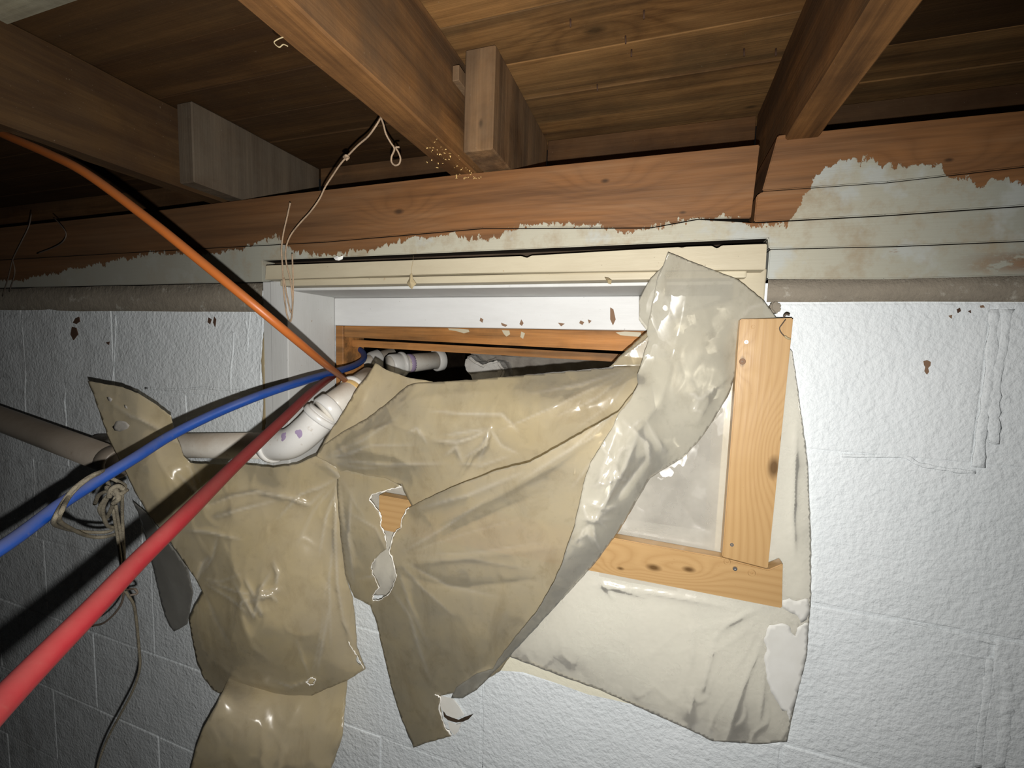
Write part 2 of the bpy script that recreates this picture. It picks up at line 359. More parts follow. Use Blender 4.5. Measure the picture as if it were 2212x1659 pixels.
M['rust'] = plain('rusty_nail', (.075, .040, .025), .8)
M['dirt'] = plain('black_soil_and_gap_fill', (.030, .022, .016), .95, .1, .6, 30, var=(.07, .05, .035), vscale=7)
M['stone'] = plain('broken_grey_masonry', (.34, .31, .27), .9, .2, .7, 50, var=(.20, .175, .15), vscale=14)
M['plaster'] = plain('broken_white_masonry', (.62, .60, .56), .9, .2, .7, 60, var=(.45, .42, .38), vscale=20)
M['concrete'] = plain('grey_concrete', (.25, .24, .225), .9, .2, .5, 25, var=(.18, .17, .16), vscale=3)
M['chip'] = plain('brown_chip', (.22, .135, .085), .85, .2)
M['frass'] = plain('yellow_wood_dust', (.72, .50, .20), .8)
M['leafbit'] = plain('dry_dead_leaf', (.36, .29, .17), .8)
M['white_flake'] = plain('white_paint_flake', (.80, .80, .77), .6, var=(.70, .69, .64))
M['spot'] = plain('pale_worn_spot', (.34, .32, .29), .7, var=(.27, .25, .215), vscale=60)
M['cream_patch'] = plain('old_cream_wall_paint', (.74, .71, .57), .6, .3, .3, 90)

def film(name, col, opac, dust=None, rough=.26, bump=.06, glow=.30, gloss=.8, crumple=.75):
    opac = 1-math.sqrt(1-opac)                  # the film has two faces
    # Polyethylene sheet: part clear, part milky (scatters both ways), with a glossy skin and settled dust
    b = NB(name); p = b.pos()
    a = b.noise(p, 6.5, 5, .62); f = b.noise(p, 55, 5, .65)
    c = col
    if dust is not None:
        c = b.mix(b.step(a, .32, .66), col, dust)
        c = b.mix(b.math('MULTIPLY', b.step(f, .56, .72), .4), c, tuple(q*.72 for q in dust)); g = b.noise(b.vm('MULTIPLY', p, (1.2, 1, .5)), 15, 6, .7, .6); c = b.mix(b.math('MULTIPLY', b.step(g, .52, .70), .45), c, tuple(q*k for q, k in zip(dust, (.66, .62, .58))))
    ca = b.n('ShaderNodeAttribute'); ca.attribute_name = 'crease'; cw = b.math('MULTIPLY', ca.outputs['Fac'], b.math('MULTIPLY_ADD', f, .9, .05)); c = b.mix(b.math('MULTIPLY', cw, .75), c, (.92, .89, .82))  # pale colour along creases, partly standing in for thin highlights
    cr = b.voro(b.vm('ADD', p, b.vm('MULTIPLY', (0.05, 0.05, 0.05), (1, 1, 1))), 17, 'SMOOTH_F1')
    cr2 = b.noise(b.vm('MULTIPLY', p, (1, 1, .6)), 26, 3, .55, .8)
    n = b.bump(cr, bump, .012); n = b.bump(cr2, bump*.8, .008, n)
    dif = b.n('ShaderNodeBsdfDiffuse'); b.put(dif.inputs[0], c); b.l(n, dif.inputs['Normal'])
    trl = b.n('ShaderNodeBsdfTranslucent'); b.put(trl.inputs[0], c); b.l(n, trl.inputs['Normal'])
    m1 = b.n('ShaderNodeMixShader'); m1.inputs[0].default_value = glow; b.l(dif.outputs[0], m1.inputs[1]); b.l(trl.outputs[0], m1.inputs[2])
    tr = b.n('ShaderNodeBsdfTransparent'); b.put(tr.inputs[0], tuple(.55+.45*q for q in (col if dust is None else dust)))
    m2 = b.n('ShaderNodeMixShader'); o = b.math('ADD', opac, b.math('MULTIPLY', b.math('SUBTRACT', a, .5), .55), clamp=True)
    b.put(m2.inputs[0], o); b.l(tr.outputs[0], m2.inputs[1]); b.l(m1.outputs[0], m2.inputs[2])
    gl = b.n('ShaderNodeBsdfGlossy'); gl.inputs['Color'].default_value = (1, 1, 1, 1); b.put(gl.inputs['Roughness'], b.math('MULTIPLY_ADD', f, .12, rough-.06)); 
    vo = b.n('ShaderNodeTexVoronoi', feature='F1'); b.l(b.vm('ADD', b.vm('MULTIPLY', p, (1.0, 1.0, .55)), b.vm('MULTIPLY', b.comb(cr2, b.noise(p, 31, 2), cr2), (.05, .05, .05))), vo.inputs['Vector']); vo.inputs['Scale'].default_value = 34
    msk = b.math('MULTIPLY', b.step(b.noise(b.vm('ADD', p, (5, 2, 1)), 9, 3, .6), .46, .64), crumple)
    tl = b.vm('MULTIPLY', b.vm('SUBTRACT', vo.outputs['Color'], (.5, .5, .5)), b.comb(msk, msk, msk))
    gn = b.vm('NORMALIZE', b.vm('ADD', n, tl)); b.l(gn, gl.inputs['Normal'])
    fr = b.n('ShaderNodeFresnel'); fr.inputs['IOR'].default_value = 1.42; b.l(n, fr.inputs['Normal'])
    m3 = b.n('ShaderNodeMixShader'); b.put(m3.inputs[0], b.math('MULTIPLY', fr.outputs[0], gloss)); b.l(m2.outputs[0], m3.inputs[1]); b.l(gl.outputs[0], m3.inputs[2])
    return b.done(m3.outputs[0])
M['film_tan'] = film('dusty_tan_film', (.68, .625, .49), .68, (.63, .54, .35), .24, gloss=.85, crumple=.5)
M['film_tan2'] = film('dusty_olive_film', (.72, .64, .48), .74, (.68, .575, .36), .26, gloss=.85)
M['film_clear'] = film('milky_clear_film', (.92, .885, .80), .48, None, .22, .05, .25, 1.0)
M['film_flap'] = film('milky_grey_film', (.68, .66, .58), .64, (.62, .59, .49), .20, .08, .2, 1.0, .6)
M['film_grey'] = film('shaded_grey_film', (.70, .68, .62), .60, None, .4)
M['rim_white'] = plain('film_edge_glint_white', (.86, .83, .76), .35, .5)

# ------------------------------------------------------------------ plastic sheets
def tps(ctrl):
    c = np.array(ctrl, float); n = len(c); s = 300.0
    X = c[:, :2]/s; d = np.linalg.norm(X[:, None]-X[None], axis=2); K = np.where(d > 0, d*d*np.log(d+1e-12), 0)+np.eye(n)*2e-3
    P = np.hstack([np.ones((n, 1)), X]); A = np.zeros((n+3, n+3)); A[:n, :n] = K; A[:n, n:] = P; A[n:, :n] = P.T
    w = np.linalg.solve(A, np.concatenate([c[:, 2], np.zeros(3)]))
    def f(p):
        p = np.atleast_2d(p)/s; d = np.linalg.norm(p[:, None]-X[None], axis=2); k = np.where(d > 0, d*d*np.log(d+1e-12), 0)
        return k@w[:n] + w[n] + p@w[n+1:]
    return f
def poly_dist(p, line):
    L = np.array(line, float); best = np.full(len(p), 1e9); tt = np.zeros(len(p)); sd = np.zeros(len(p)); n = len(L)-1
    for i in range(n):
        a, b = L[i], L[i+1]; ab = b-a; t = np.clip(((p-a)@ab)/(ab@ab), 0, 1); q = p-(a+t[:, None]*ab); d = np.linalg.norm(q, axis=1)
        m = d < best; best = np.where(m, d, best); tt = np.where(m, (i+t)/n, tt); sd = np.where(m, np.sign(ab[0]*(p-a)[:, 1]-ab[1]*(p-a)[:, 0]), sd)
    return best, tt, sd
def inside(p, poly):
    L = np.array(poly, float); x, y = p[:, 0], p[:, 1]; r = np.zeros(len(p), bool); j = len(L)-1
    for i in range(len(L)):
        c = ((L[i, 1] > y) != (L[j, 1] > y)) & (x < (L[j, 0]-L[i, 0])*(y-L[i, 1])/(L[j, 1]-L[i, 1]+1e-12)+L[i, 0]); r ^= c; j = i
    return r
def fan(o, targets, w=5, h=.0022, seed=0, start=.12):
    rg = random.Random(seed); out = []
    for i, t in enumerate(targets):
        a = (o[0]+(t[0]-o[0])*start, o[1]+(t[1]-o[1])*start); m = ((a[0]+t[0])/2+rg.uniform(-14, 14), (a[1]+t[1])/2+rg.uniform(-14, 14))
        out.append(([a, m, t], w*rg.uniform(.7, 1.5), h*rg.choice((1, 1, 1.5, -.8))*rg.uniform(.6, 1.3), rg.choice((.4, 1.0, 1.6))))
    return out
def densify(loop, step, rag=0.0, seed=0):
    rng = random.Random(seed); out = []
    for i in range(len(loop)):
        a, b = np.array(loop[i], float), np.array(loop[(i+1) % len(loop)], float); n = max(1, int(np.linalg.norm(b-a)/step))
        nn = np.array([-(b-a)[1], (b-a)[0]])/(np.linalg.norm(b-a)+1e-9)
        for k in range(n): out.append(tuple(a+(b-a)*k/n + (nn*rng.uniform(-rag, rag) if 0 < k else 0)))
    return out
class Sheet:
    """A sheet of film. Its outline, relief points and creases are read on the photograph; every point lies at its own distance from the wall."""
    def __init__(s, outline, relief, creases=(), wob=.0025, wobscale=.011, seed=0, holes=(), step=8, rag=.8):
        ctrl = [(x, y, Y) for (x, y, Y) in outline if Y is not None]+list(relief); s.base = tps(ctrl); s.creases = creases; s.wob = wob; s.ws = wobscale; s.seed = seed
        s.outline = densify([(q[0], q[1]) for q in outline], step, rag, seed); s.holes = [densify(h, 5, 1.6, seed+5+i) for i, h in enumerate(holes)]; s.step = min(step, 6) if step != 8 else 4.5
    def whiten(s, p):  # pale crease streaks: stress whitening, and thin highlights put in as colour
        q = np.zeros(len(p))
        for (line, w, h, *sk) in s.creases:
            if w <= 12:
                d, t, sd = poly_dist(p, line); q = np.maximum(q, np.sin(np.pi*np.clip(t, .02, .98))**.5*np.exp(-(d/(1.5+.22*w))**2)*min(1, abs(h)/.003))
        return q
    def Y(s, p):
        p = np.atleast_2d(np.array(p, float)); y = s.base(p)
        for (line, w, h, *sk) in s.creases:          # w: half width, h: height towards the room; a third value makes one flank steep
            d, t, sd = poly_dist(p, line); env = np.sin(np.pi*np.clip(t, .02, .98))**.6
            ww = np.where(sd > 0, w, w*(sk[0] if sk else 1.0)); y -= .62*h*env*np.exp(-np.abs(d/(.8*ww))**.95)
        y += np.array([noise.noise(Vector((q[0]*s.ws, q[1]*s.ws, s.seed)))*s.wob*.6 + noise.noise(Vector((q[0]*s.ws*2.7, q[1]*s.ws*2.1, s.seed+9)))*s.wob*.14 - max(0, 1-abs(noise.noise(Vector((q[0]*s.ws*1.6+4, q[1]*s.ws*1.1, s.seed+3))))*5)**2*s.wob*.2 for q in p])
        return y
    def build(s, name, mat, parent=None, region=None, off=0.0, thick=.0004, step=None, **k):
        outline = s.outline if region is None else densify(region, 6, 1.5, s.seed+3); st = step or s.step
        holes = s.holes if region is None else []
        L = np.array(outline); x0, y0 = L.min(0); x1, y1 = L.max(0)
        gx, gy = np.meshgrid(np.arange(x0, x1, st), np.arange(y0, y1, st)); g = np.stack([gx.ravel()+((np.arange(gx.size)//gx.shape[1]) % 2)*st*.5, gy.ravel()], 1)
        m = inside(g, outline); bd, _, _ = poly_dist(g, outline+[outline[0]]); m &= bd > st*.45
        for h in holes: m &= ~inside(g, h); bd, _, _ = poly_dist(g, h+[h[0]]); m &= bd > st*.4
        g = g[m]; pts = list(outline); edges = [(i, (i+1) % len(outline)) for i in range(len(outline))]
        for h in holes: o = len(pts); pts += h; edges += [(o+i, o+(i+1) % len(h)) for i in range(len(h))]
        pts += [tuple(q) for q in g]
        vs, _, fs, *_ = delaunay_2d_cdt([Vector(q) for q in pts], edges, [], 0, 1e-4)
        P = np.array([(v[0], v[1]) for v in vs]); cen = np.array([P[list(f)].mean(0) for f in fs]); ok = inside(cen, outline)
        for h in holes: ok &= ~inside(cen, h)
        Y = s.Y(P)+off; V = [at(q[0], q[1], yy) for q, yy in zip(P, Y)]
        me = mesh(name, V, [tuple(f)[::-1] for f, o in zip(fs, ok) if o], smooth=True)
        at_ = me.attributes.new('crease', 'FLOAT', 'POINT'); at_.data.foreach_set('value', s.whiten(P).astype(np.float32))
        bm = bmesh.new(); bm.from_mesh(me); bmesh.ops.recalc_face_normals(bm, faces=bm.faces)
        for v in [v for v in bm.verts if not v.link_faces]: bm.verts.remove(v)
        if sum(f.normal.y*f.calc_area() for f in bm.faces) > 0: bmesh.ops.reverse_faces(bm, faces=bm.faces)
        bm.to_mesh(me); bm.free()
        o = link(name, me, mat, None, **k)
        if parent is not None: keep(o, parent)
        if thick:
            sm = o.modifiers.new('film_thickness', 'SOLIDIFY'); sm.thickness = thick; sm.offset = 1.0
        return o
    def edge(s, name, pts, r, mat, parent, off=-.001, seed=0):      # stretched lip of torn film along a line, its glint put in as white
        q = pts; rng = random.Random(seed); P = []
        for i in range(len(q)-1):
            for k in range(4):
                P.append((q[i][0]+(q[i+1][0]-q[i][0])*k/4+rng.uniform(-1.3, 1.3), q[i][1]+(q[i+1][1]-q[i][1])*k/4+rng.uniform(-1.3, 1.3)))
        P.append(q[-1]); Y = s.Y(P)+off; path = [at(a[0], a[1], b) for a, b in zip(P, Y)]
        R = [r*rng.choice((.5, .7, 1.0, 1.0, 1.7)) for _ in path]
        return tube(name, path, R, mat, parent, 6)

# ------------------------------------------------------------------ the setting: block wall
WX0, WX1 = -2.6, 1.6
OX0, OX1, OZ0, OZ1 = -.69, .105, CZ-.325, CZ+.095            # window opening in the block wall
wall = thing('wall_back', (-.5, 0, 0), kind='structure')
JY = .0011                                                   # mortar lies this far behind the block faces
def slab(name, x0, x1, z0, z1): return keep(link(name, from_bm(name, box_bm(x0, x1, JY, .20, z0, z1)), M['paint']), wall)
slab('mortar_bed', WX0, OX0, 0, CZ+.09); slab('mortar_bed', OX1, WX1, 0, CZ+.09); slab('mortar_bed', OX0, OX1, 0, OZ0)
courses = [  # top z, bottom z (from the eye height), vertical joints
    (.066, -.122, [-2.30, -1.895, -1.490, -1.155, .355, .76, 1.17, 1.6]),
    (-.122, -.325, [-2.15, -1.74, -1.337, -.93, .58, .98, 1.39]),
    (-.325, -.529, [-2.31, -1.90, -1.488, -1.085, -.64, -.43, -.02, .393, .80, 1.20, 1.6]),
    (-.529, -.733, [-2.28, -1.87, -1.46, -1.06, -.655, -.25, .19, .60, 1.0, 1.41]),
    (-.733, -.937, [-2.10, -1.69, -1.28, -.86, -.45, -.04, .38, .78, 1.2]),
    (-.937, -1.140, [-2.28, -1.87, -1.46, -1.06, -.655, -.25, .17, .58, .98]),
    (-1.140, -1.343, [-2.10, -1.69, -1.28, -.86, -.45, -.04])]
rng = random.Random(4)
for zt, zb, js in courses:
    spans = []
    if zb >= -.3251 and zt <= .07:                           # courses broken by the window
        L = [j for j in js if j < OX0]+[OX0]; R_ = [OX1]+[j for j in js if j > OX1]
        spans += list(zip(L[:-1], L[1:]))+list(zip(R_[:-1], R_[1:]))
    else: spans = list(zip(js[:-1], js[1:]))
    for a, c in spans:
        bm = box_bm(a+.0018, c-.0018, 0, .05, CZ+zb+.0018, CZ+zt-.0018, .0024, 2, 9, .0011, zb*31+a*7)
        tilt = rng.uniform(-.0008, .0008); push = rng.uniform(-.0004, .0003)
        for v in bm.verts: v.co.y += push+tilt*(v.co.z-CZ-zb)/.2
        keep(link('block', from_bm('block', bm, False), M['paint']), wall)
# beads of paint-clogged mortar that stand proud of the joints
def bead(pts, r, seed, flat=.4, mat='paint'):
    rg = random.Random(seed); path = smooth_path([at(x+rg.uniform(-3, 3), y, 0.0) for x, y in pts], 7)
    R = [r*(.55+.9*abs(noise.noise(Vector((p.x*60, p.z*60, seed))))) for p in path]; vs, fs = tube_data(path, R, 8); flat *= .42
    for v in vs: v.y = v.y*flat
    return keep(link('mortar_bead', mesh('mortar_bead', vs, fs, True), M[mat]), wall)
bead([(2150, 668), (2140, 760), (2132, 850), (2122, 930), (2114, 1010)], .0065, 1)
bead([(2172, 668), (2166, 740), (2158, 800), (2150, 880), (2146, 960)], .0075, 2)
bead([(2140, 1425), (2132, 1500), (2122, 1570), (2112, 1659)], .006, 3)
bead([(2172, 1430), (2180, 1500), (2170, 1580), (2160, 1659)], .010, 4)
bead([(47, 648), (47, 720), (52, 790), (50, 850), (53, 900)], .006, 5); bead([(247, 680), (246, 730), (245, 790), (242, 830)], .004, 6)
bead([(143, 838), (140, 870), (141, 905), (143, 925)], .005, 7); bead([(72, 990), (72, 1040), (74, 1085)], .005, 8)
bead([(504, 716), (503, 760), (499, 810), (496, 850)], .0035, 9); bead([(567, 640), (566, 720), (562, 790), (563, 870)], .0035, 10)
bead([(530, 690), (534, 720), (531, 760)], .003, 11); bead([(540, 664), (537, 700), (530, 742)], .003, 12)
bead([(1820, 984), (1870, 985), (1950, 986), (1985, 1003), (2060, 1016), (2110, 1020)], .0028, 13, .5)
bead([(315, 838), (380, 842), (440, 838), (500, 843), (556, 842)], .003, 14, .5)
bead([(1865, 1395), (1940, 1378), (2010, 1392), (2080, 1413), (2180, 1428)], .0026, 15, .5)
bead([(1930, 1340), (2000, 1352), (2070, 1373), (2200, 1400)], .0022, 16, .5)
bead([(1043, 1475), (1044, 1540), (1046, 1600), (1044, 1658)], .0022, 17, .4)
# grimy mortar slope between the blocks and the wooden sill
def ledge(x0, x1, zlo, zhi, seed, proud):
    n = 26; vs, fs = [], []
    for i in range(n+1):
        x = x0+(x1-x0)*i/n; w = noise.noise(Vector((x*6, seed, 0)))*.005; w2 = noise.noise(Vector((x*9, seed, 5)))*.004
        vs += [(x, .06, CZ+zlo-.004), (x, -.001+w*.1, CZ+zlo+w), (x, -proud+w2*.5, CZ+(zlo+zhi)/2+w2), (x, -proud*.3, CZ+zhi+w2*.5), (x, .06, CZ+zhi+.002)]
    for i in range(n):
        for k in range(4): a = i*5+k; fs.append((a, a+5, a+6, a+1))
    return keep(link('mortar_ledge', mesh('mortar_ledge', vs, fs, True), M['ledge']), wall)
ledge(-2.5, -.715, .050, .104, 1, .003); ledge(.128, 1.5, .066, .094, 7, .0012)
def chip(pts, mat, Y=-.0016, parent=wall, name='paint_chip', dy=.0014):
    return prism(name, [at(x, y, Y) for x, y in pts][::-1], dy, M[mat], parent)
chip([(1996, 780), (2003, 778), (2011, 782), (2010, 790), (2005, 795), (2007, 803), (2003, 809), (1998, 802), (2000, 793), (1997, 788)], 'chip')
chip([(2068, 668), (2074, 665), (2076, 672), (2070, 676)], 'rust'); chip([(2092, 672), (2097, 670), (2098, 676)], 'rust'); chip([(2050, 682), (2057, 680), (2056, 688)], 'chip'); chip([(2118, 660), (2124, 659), (2128, 664), (2120, 665)], 'chip')
chip([(162, 688), (170, 684), (172, 694), (164, 700), (157, 697)], 'rust'); chip([(155, 706), (164, 708), (168, 722), (158, 735), (152, 722)], 'rust'); chip([(228, 740), (236, 738), (234, 745)], 'rust'); chip([(450, 686), (456, 690), (453, 700), (448, 696)], 'rust'); chip([(462, 684), (466, 690), (464, 706), (460, 697)], 'rust')
prism('mortar_crumb', [at(x, y, -.012) for x, y in [(1665, 655), (1672, 650), (1684, 652), (1690, 664), (1684, 676), (1674, 678), (1664, 668)]][::-1], .016, M['ledge'], wall, .002)
# a streak of bare caulk beside the window frame and a cream strip the newer paint missed under the plastic
bead([(574, 660), (577, 700), (571, 730), (568, 780), (573, 850), (569, 900), (567, 930)], .0055, 21, .25, 'leafbit')
chip([(1062, 1447), (1104, 1415), (1150, 1430), (1230, 1462), (1310, 1496), (1400, 1530), (1330, 1513), (1270, 1500), (1200, 1475), (1130, 1452)], 'cream_patch', -.0022, name='paint_patch')

chip([(957, 1536), (963, 1546), (975, 1551), (990, 1556), (1003, 1550), (1022, 1543), (1012, 1554), (1000, 1559), (985, 1561), (968, 1556), (959, 1548)], 'dirt', -.0012)
chip([(946, 1500), (956, 1506), (978, 1510), (990, 1525), (1002, 1545), (985, 1553), (968, 1546), (956, 1535), (948, 1520)], 'white_flake', -.0045, dy=.002); chip([(968, 1560), (985, 1566), (996, 1562), (990, 1580), (982, 1588), (972, 1578)], 'white_flake', -.004, dy=.002)
floor = box('floor', WX0, WX1, -2.2, .0, -.08, 0, M['concrete'], kind='structure')

# ------------------------------------------------------------------ ceiling: subfloor boards seen between the joists
ceiling = thing('ceiling', (-.3, 0, CZ+.40), kind='structure')
edges = [.262, .152, .068, -.020, -.112, -.205, -.298, -.392, -.487, -.582, -.70]
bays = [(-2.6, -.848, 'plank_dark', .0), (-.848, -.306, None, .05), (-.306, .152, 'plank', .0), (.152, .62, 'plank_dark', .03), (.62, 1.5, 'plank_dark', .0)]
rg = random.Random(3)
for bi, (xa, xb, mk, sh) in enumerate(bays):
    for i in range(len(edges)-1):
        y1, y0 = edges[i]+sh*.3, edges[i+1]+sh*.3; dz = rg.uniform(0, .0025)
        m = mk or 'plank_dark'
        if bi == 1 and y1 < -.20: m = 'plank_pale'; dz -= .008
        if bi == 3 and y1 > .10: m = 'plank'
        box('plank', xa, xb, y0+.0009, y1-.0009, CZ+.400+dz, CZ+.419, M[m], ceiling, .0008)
for x, y in [(1391, 25), (1351, 80), (1364, 110), (1290, 185), (1607, 108), (1676, 108), (1232, 44)]:
    p = atz(x, y, CZ+.400); tube('nail', [p+Vector((0, 0, .002)), p+Vector((rg.uniform(-.001, .001), rg.uniform(-.001, .001), -.0075))], .0011, M['rust'], ceiling, 6)

# ------------------------------------------------------------------ joists, blocking, rim, sill beam
JZ0, JZ1 = CZ+.265, CZ+.399
def joist(x0, x1, label, seed, y0=-1.0, skew=0.0, mat='joist'):
    bm = box_bm(x0, x1, y0, .215, JZ0, JZ1, .0022, 1, 14, .0016, seed)
    for v in bm.verts: v.co.x += skew*(v.co.y)
    return link('floor_joist', from_bm('floor_joist', bm), M[mat], None, label, 'beam', 'floor joists overhead')
joist(-.867, -.829, 'dark floor joist at far left, crossed by the orange tube', 1, skew=-.03, mat='joist_dark')
joist(-.328, -.285, 'brown floor joist left of centre, its end speckled with yellow wood dust', 2, skew=.012)
joist(.135, .172, 'weathered floor joist at upper right with a chewed lower corner', 3, skew=.0)
def stub(name, x0, x1, y0, label, seed, mat='joist_dusty', taper=.0):
    bm = box_bm(x0, x1, y0, .215, JZ0, JZ1, .002, 1, 6, .0012, seed)
    for v in bm.verts:
        if v.co.y < y0+.02: v.co.x += taper*(JZ1-v.co.z)
    return link(name, from_bm(name, bm), M[mat], None, label, 'block', 'short blocks beside the joists')
stub('joist_block', -.273, -.2285, -.070, 'short upright block end with a knot, right of the centre joist', 5, taper=.0)
stub('joist_block', -.812, -.776, -.081, 'pale grey short block end beside the far left joist', 6, mat='block_dark')
link('floor_joist_splinter', from_bm('splinter', box_bm(-.284, -.274, -.085, .05, CZ+.352, CZ+.372, .001)), M['joist_dusty'], None, 'small broken wood splinter wedged between centre joist and its block', 'splinter')
# rim board pieces behind the joists, one per bay
for a, c, lab in [(-2.6, -.868, 'dark rim board behind the far left joist bay'), (-.774, -.329, 'dark rim board behind the bay left of the centre joist'), (-.2275, .134, 'reddish rim board with a round knot between the two right joists'), (.173, 1.4, 'brown rim board right of the right-hand joist')]:
    box('rim_board', a, c, .216, .25, CZ+.264, CZ+.3995, M['rim'], None, .001, label=lab, cat='board', group='rim boards behind the joists')
# nailer strip under the subfloor in the right-hand bays (paler lower board)
# sill beam: courses of lumber with open cracks between them
def sill(pts, label, yb=.14, y0=-.001, seed=0):                # front outline (x, z above the eye height)
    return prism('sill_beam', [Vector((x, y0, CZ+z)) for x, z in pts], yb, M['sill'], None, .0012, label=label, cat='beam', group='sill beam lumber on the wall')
top = [(.1065, .263), (-.18, .2635), (-.31, .2645), (-.69, .2605), (-1.05, .254), (-2.4, .246)]
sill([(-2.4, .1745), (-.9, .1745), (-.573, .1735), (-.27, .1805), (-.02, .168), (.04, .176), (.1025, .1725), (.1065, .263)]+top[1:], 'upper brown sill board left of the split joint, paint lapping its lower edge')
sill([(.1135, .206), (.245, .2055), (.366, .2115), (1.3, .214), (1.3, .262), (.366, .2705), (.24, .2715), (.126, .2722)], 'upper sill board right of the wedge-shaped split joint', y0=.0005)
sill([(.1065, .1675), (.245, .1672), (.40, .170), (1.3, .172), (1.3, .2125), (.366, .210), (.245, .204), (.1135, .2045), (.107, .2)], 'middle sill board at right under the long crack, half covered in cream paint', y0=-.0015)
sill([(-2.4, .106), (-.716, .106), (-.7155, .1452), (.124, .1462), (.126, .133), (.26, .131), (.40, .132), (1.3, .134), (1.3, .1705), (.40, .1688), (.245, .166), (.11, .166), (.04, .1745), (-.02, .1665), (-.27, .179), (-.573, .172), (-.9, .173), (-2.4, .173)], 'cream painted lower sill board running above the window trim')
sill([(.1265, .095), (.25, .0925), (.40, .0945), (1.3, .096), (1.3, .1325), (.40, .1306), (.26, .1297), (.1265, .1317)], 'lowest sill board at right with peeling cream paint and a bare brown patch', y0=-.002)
# wedge-shaped gap at the split joint shows the wood behind
# debris and chips
def bits(name, spots, mat, label, cat, size, seed, zj=None):
    rg = random.Random(seed); bm = bmesh.new()
    for p in spots:
        s = size*rg.uniform(.5, 1.3); d = Vector([rg.uniform(-1, 1) for _ in range(3)]).normalized(); u = d.orthogonal().normalized(); w = d.cross(u)
        a = [bm.verts.new(p+d*s), bm.verts.new(p+u*s*.4), bm.verts.new(p-d*s), bm.verts.new(p-u*s*.4), bm.verts.new(p+w*s*.3)]
        for f in ((0, 1, 4), (1, 2, 4), (2, 3, 4), (3, 0, 4), (0, 3, 2, 1)): bm.faces.new([a[i] for i in f])
    return link(name, from_bm(name, bm), M[mat], None, label, cat, kind='stuff')
rg = random.Random(11); spots = []
for i in range(46):
    t = rg.random(); x = 925+t*105+rg.gauss(0, 9); y = 318+t*55+rg.gauss(0, 12)
    if y < 372: p = atz(x, y, JZ0); p.y = min(p.y, .0); spots.append(p+Vector((0, 0, -.0006)))
for i in range(20): spots.append(at(1000+rg.uniform(-15, 40), 378+rg.uniform(-2, 8), -.002))
bits('wood_dust', spots, 'frass', 'yellow specks of wood dust stuck at the end of the centre joist', 'debris', .0021, 3)

# ------------------------------------------------------------------ window: frame let into the block wall
win = thing('window_1', (-.27, .05, CZ-.12), kind='structure')
def vp(v): return [Vector((x, y, CZ+z)) for x, y, z in v]
prism('head_casing', [at(x, y, -.031) for x, y in [(572, 604), (1000, 590), (1412, 584), (1654, 582), (1657, 526.5), (1560, 530), (1549, 537), (1538, 531), (1480, 533), (1474, 535), (1466, 533.5), (1148, 552), (1138, 557), (1126, 553), (574, 573.5)]], .0335, M['cream'], win, .0008)
prism('dark_gap_filler', vp([(-.71, .022, .108), (.12, .022, .108), (.12, .022, .1458), (-.71, .022, .1449)]), .06, M['dirt'], win)  # filler added behind the casing gap so that it reads as black shadow
box('head_bead', -.655, .10, -.019, .012, CZ+.0945, CZ+.106, M['cream'], win, .0025, seg=2)
box('casing', -.7145, -.6915, -.002, .03, CZ-.33, CZ+.1055, M['white'], win, .001)
box('casing', -.6915, -.651, -.007, .118, CZ-.33, CZ+.1058, M['white'], win, .002, seg=2)
box('casing', .0875, .1245, -.006, .118, CZ-.33, CZ+.1075, M['cream'], win, .002, seg=2)
box('head_jamb', -.651, .0875, .0, .16, CZ+.089, CZ+.094, M['white'], win, .0008)
box('head_rail', -.651, .0875, .116, .150, CZ+.0315, CZ+.0885, M['rail'], win, .0012)
box('stile', -.651, -.632, .119, .19, CZ-.33, CZ+.0312, M['varnish'], win, .0015)
def railp(name, zl0, zl1, zr0, zr1, y, d, mat='varnish'): return prism(name, vp([(-.631, y, zl0), (.087, y, zr0), (.087, y, zr1), (-.631, y, zl1)]), d, M[mat], win, .0012)
railp('sash_rail', .0075, .0312, -.006, .0312, .121, .03); railp('sash_rail', -.012, .0025, -.026, -.012, .146, .04)
for q in [[(1038, 686), (1044, 690), (1042, 697), (1036, 693)], [(1082, 697), (1096, 702), (1092, 706), (1084, 703)], [(1126, 690), (1131, 698), (1127, 704), (1122, 700)], [(1254, 692), (1262, 696), (1258, 702), (1251, 698)], [(1270, 690), (1278, 693), (1272, 699)], [(1318, 664), (1325, 668), (1330, 690), (1324, 703), (1318, 690)], [(1205, 697), (1220, 699), (1212, 705)]]: chip(q, 'chip', .1155, win, 'paint_chip', .001)
for q in [[(968, 709), (990, 710), (1012, 712), (1014, 717), (1002, 720), (985, 715), (970, 713)], [(1084, 713), (1100, 714), (1102, 722), (1094, 727), (1088, 721)], [(1126, 716), (1134, 720), (1130, 732), (1124, 728)], [(1330, 718), (1350, 716), (1384, 718), (1386, 728), (1360, 726), (1340, 724)]]: chip(q, 'cream', .1205, win, 'paint_chip', .001)
box('sill', -.651, .0875, .0, .19, CZ-.345, CZ-.326, M['white'], win, .002)
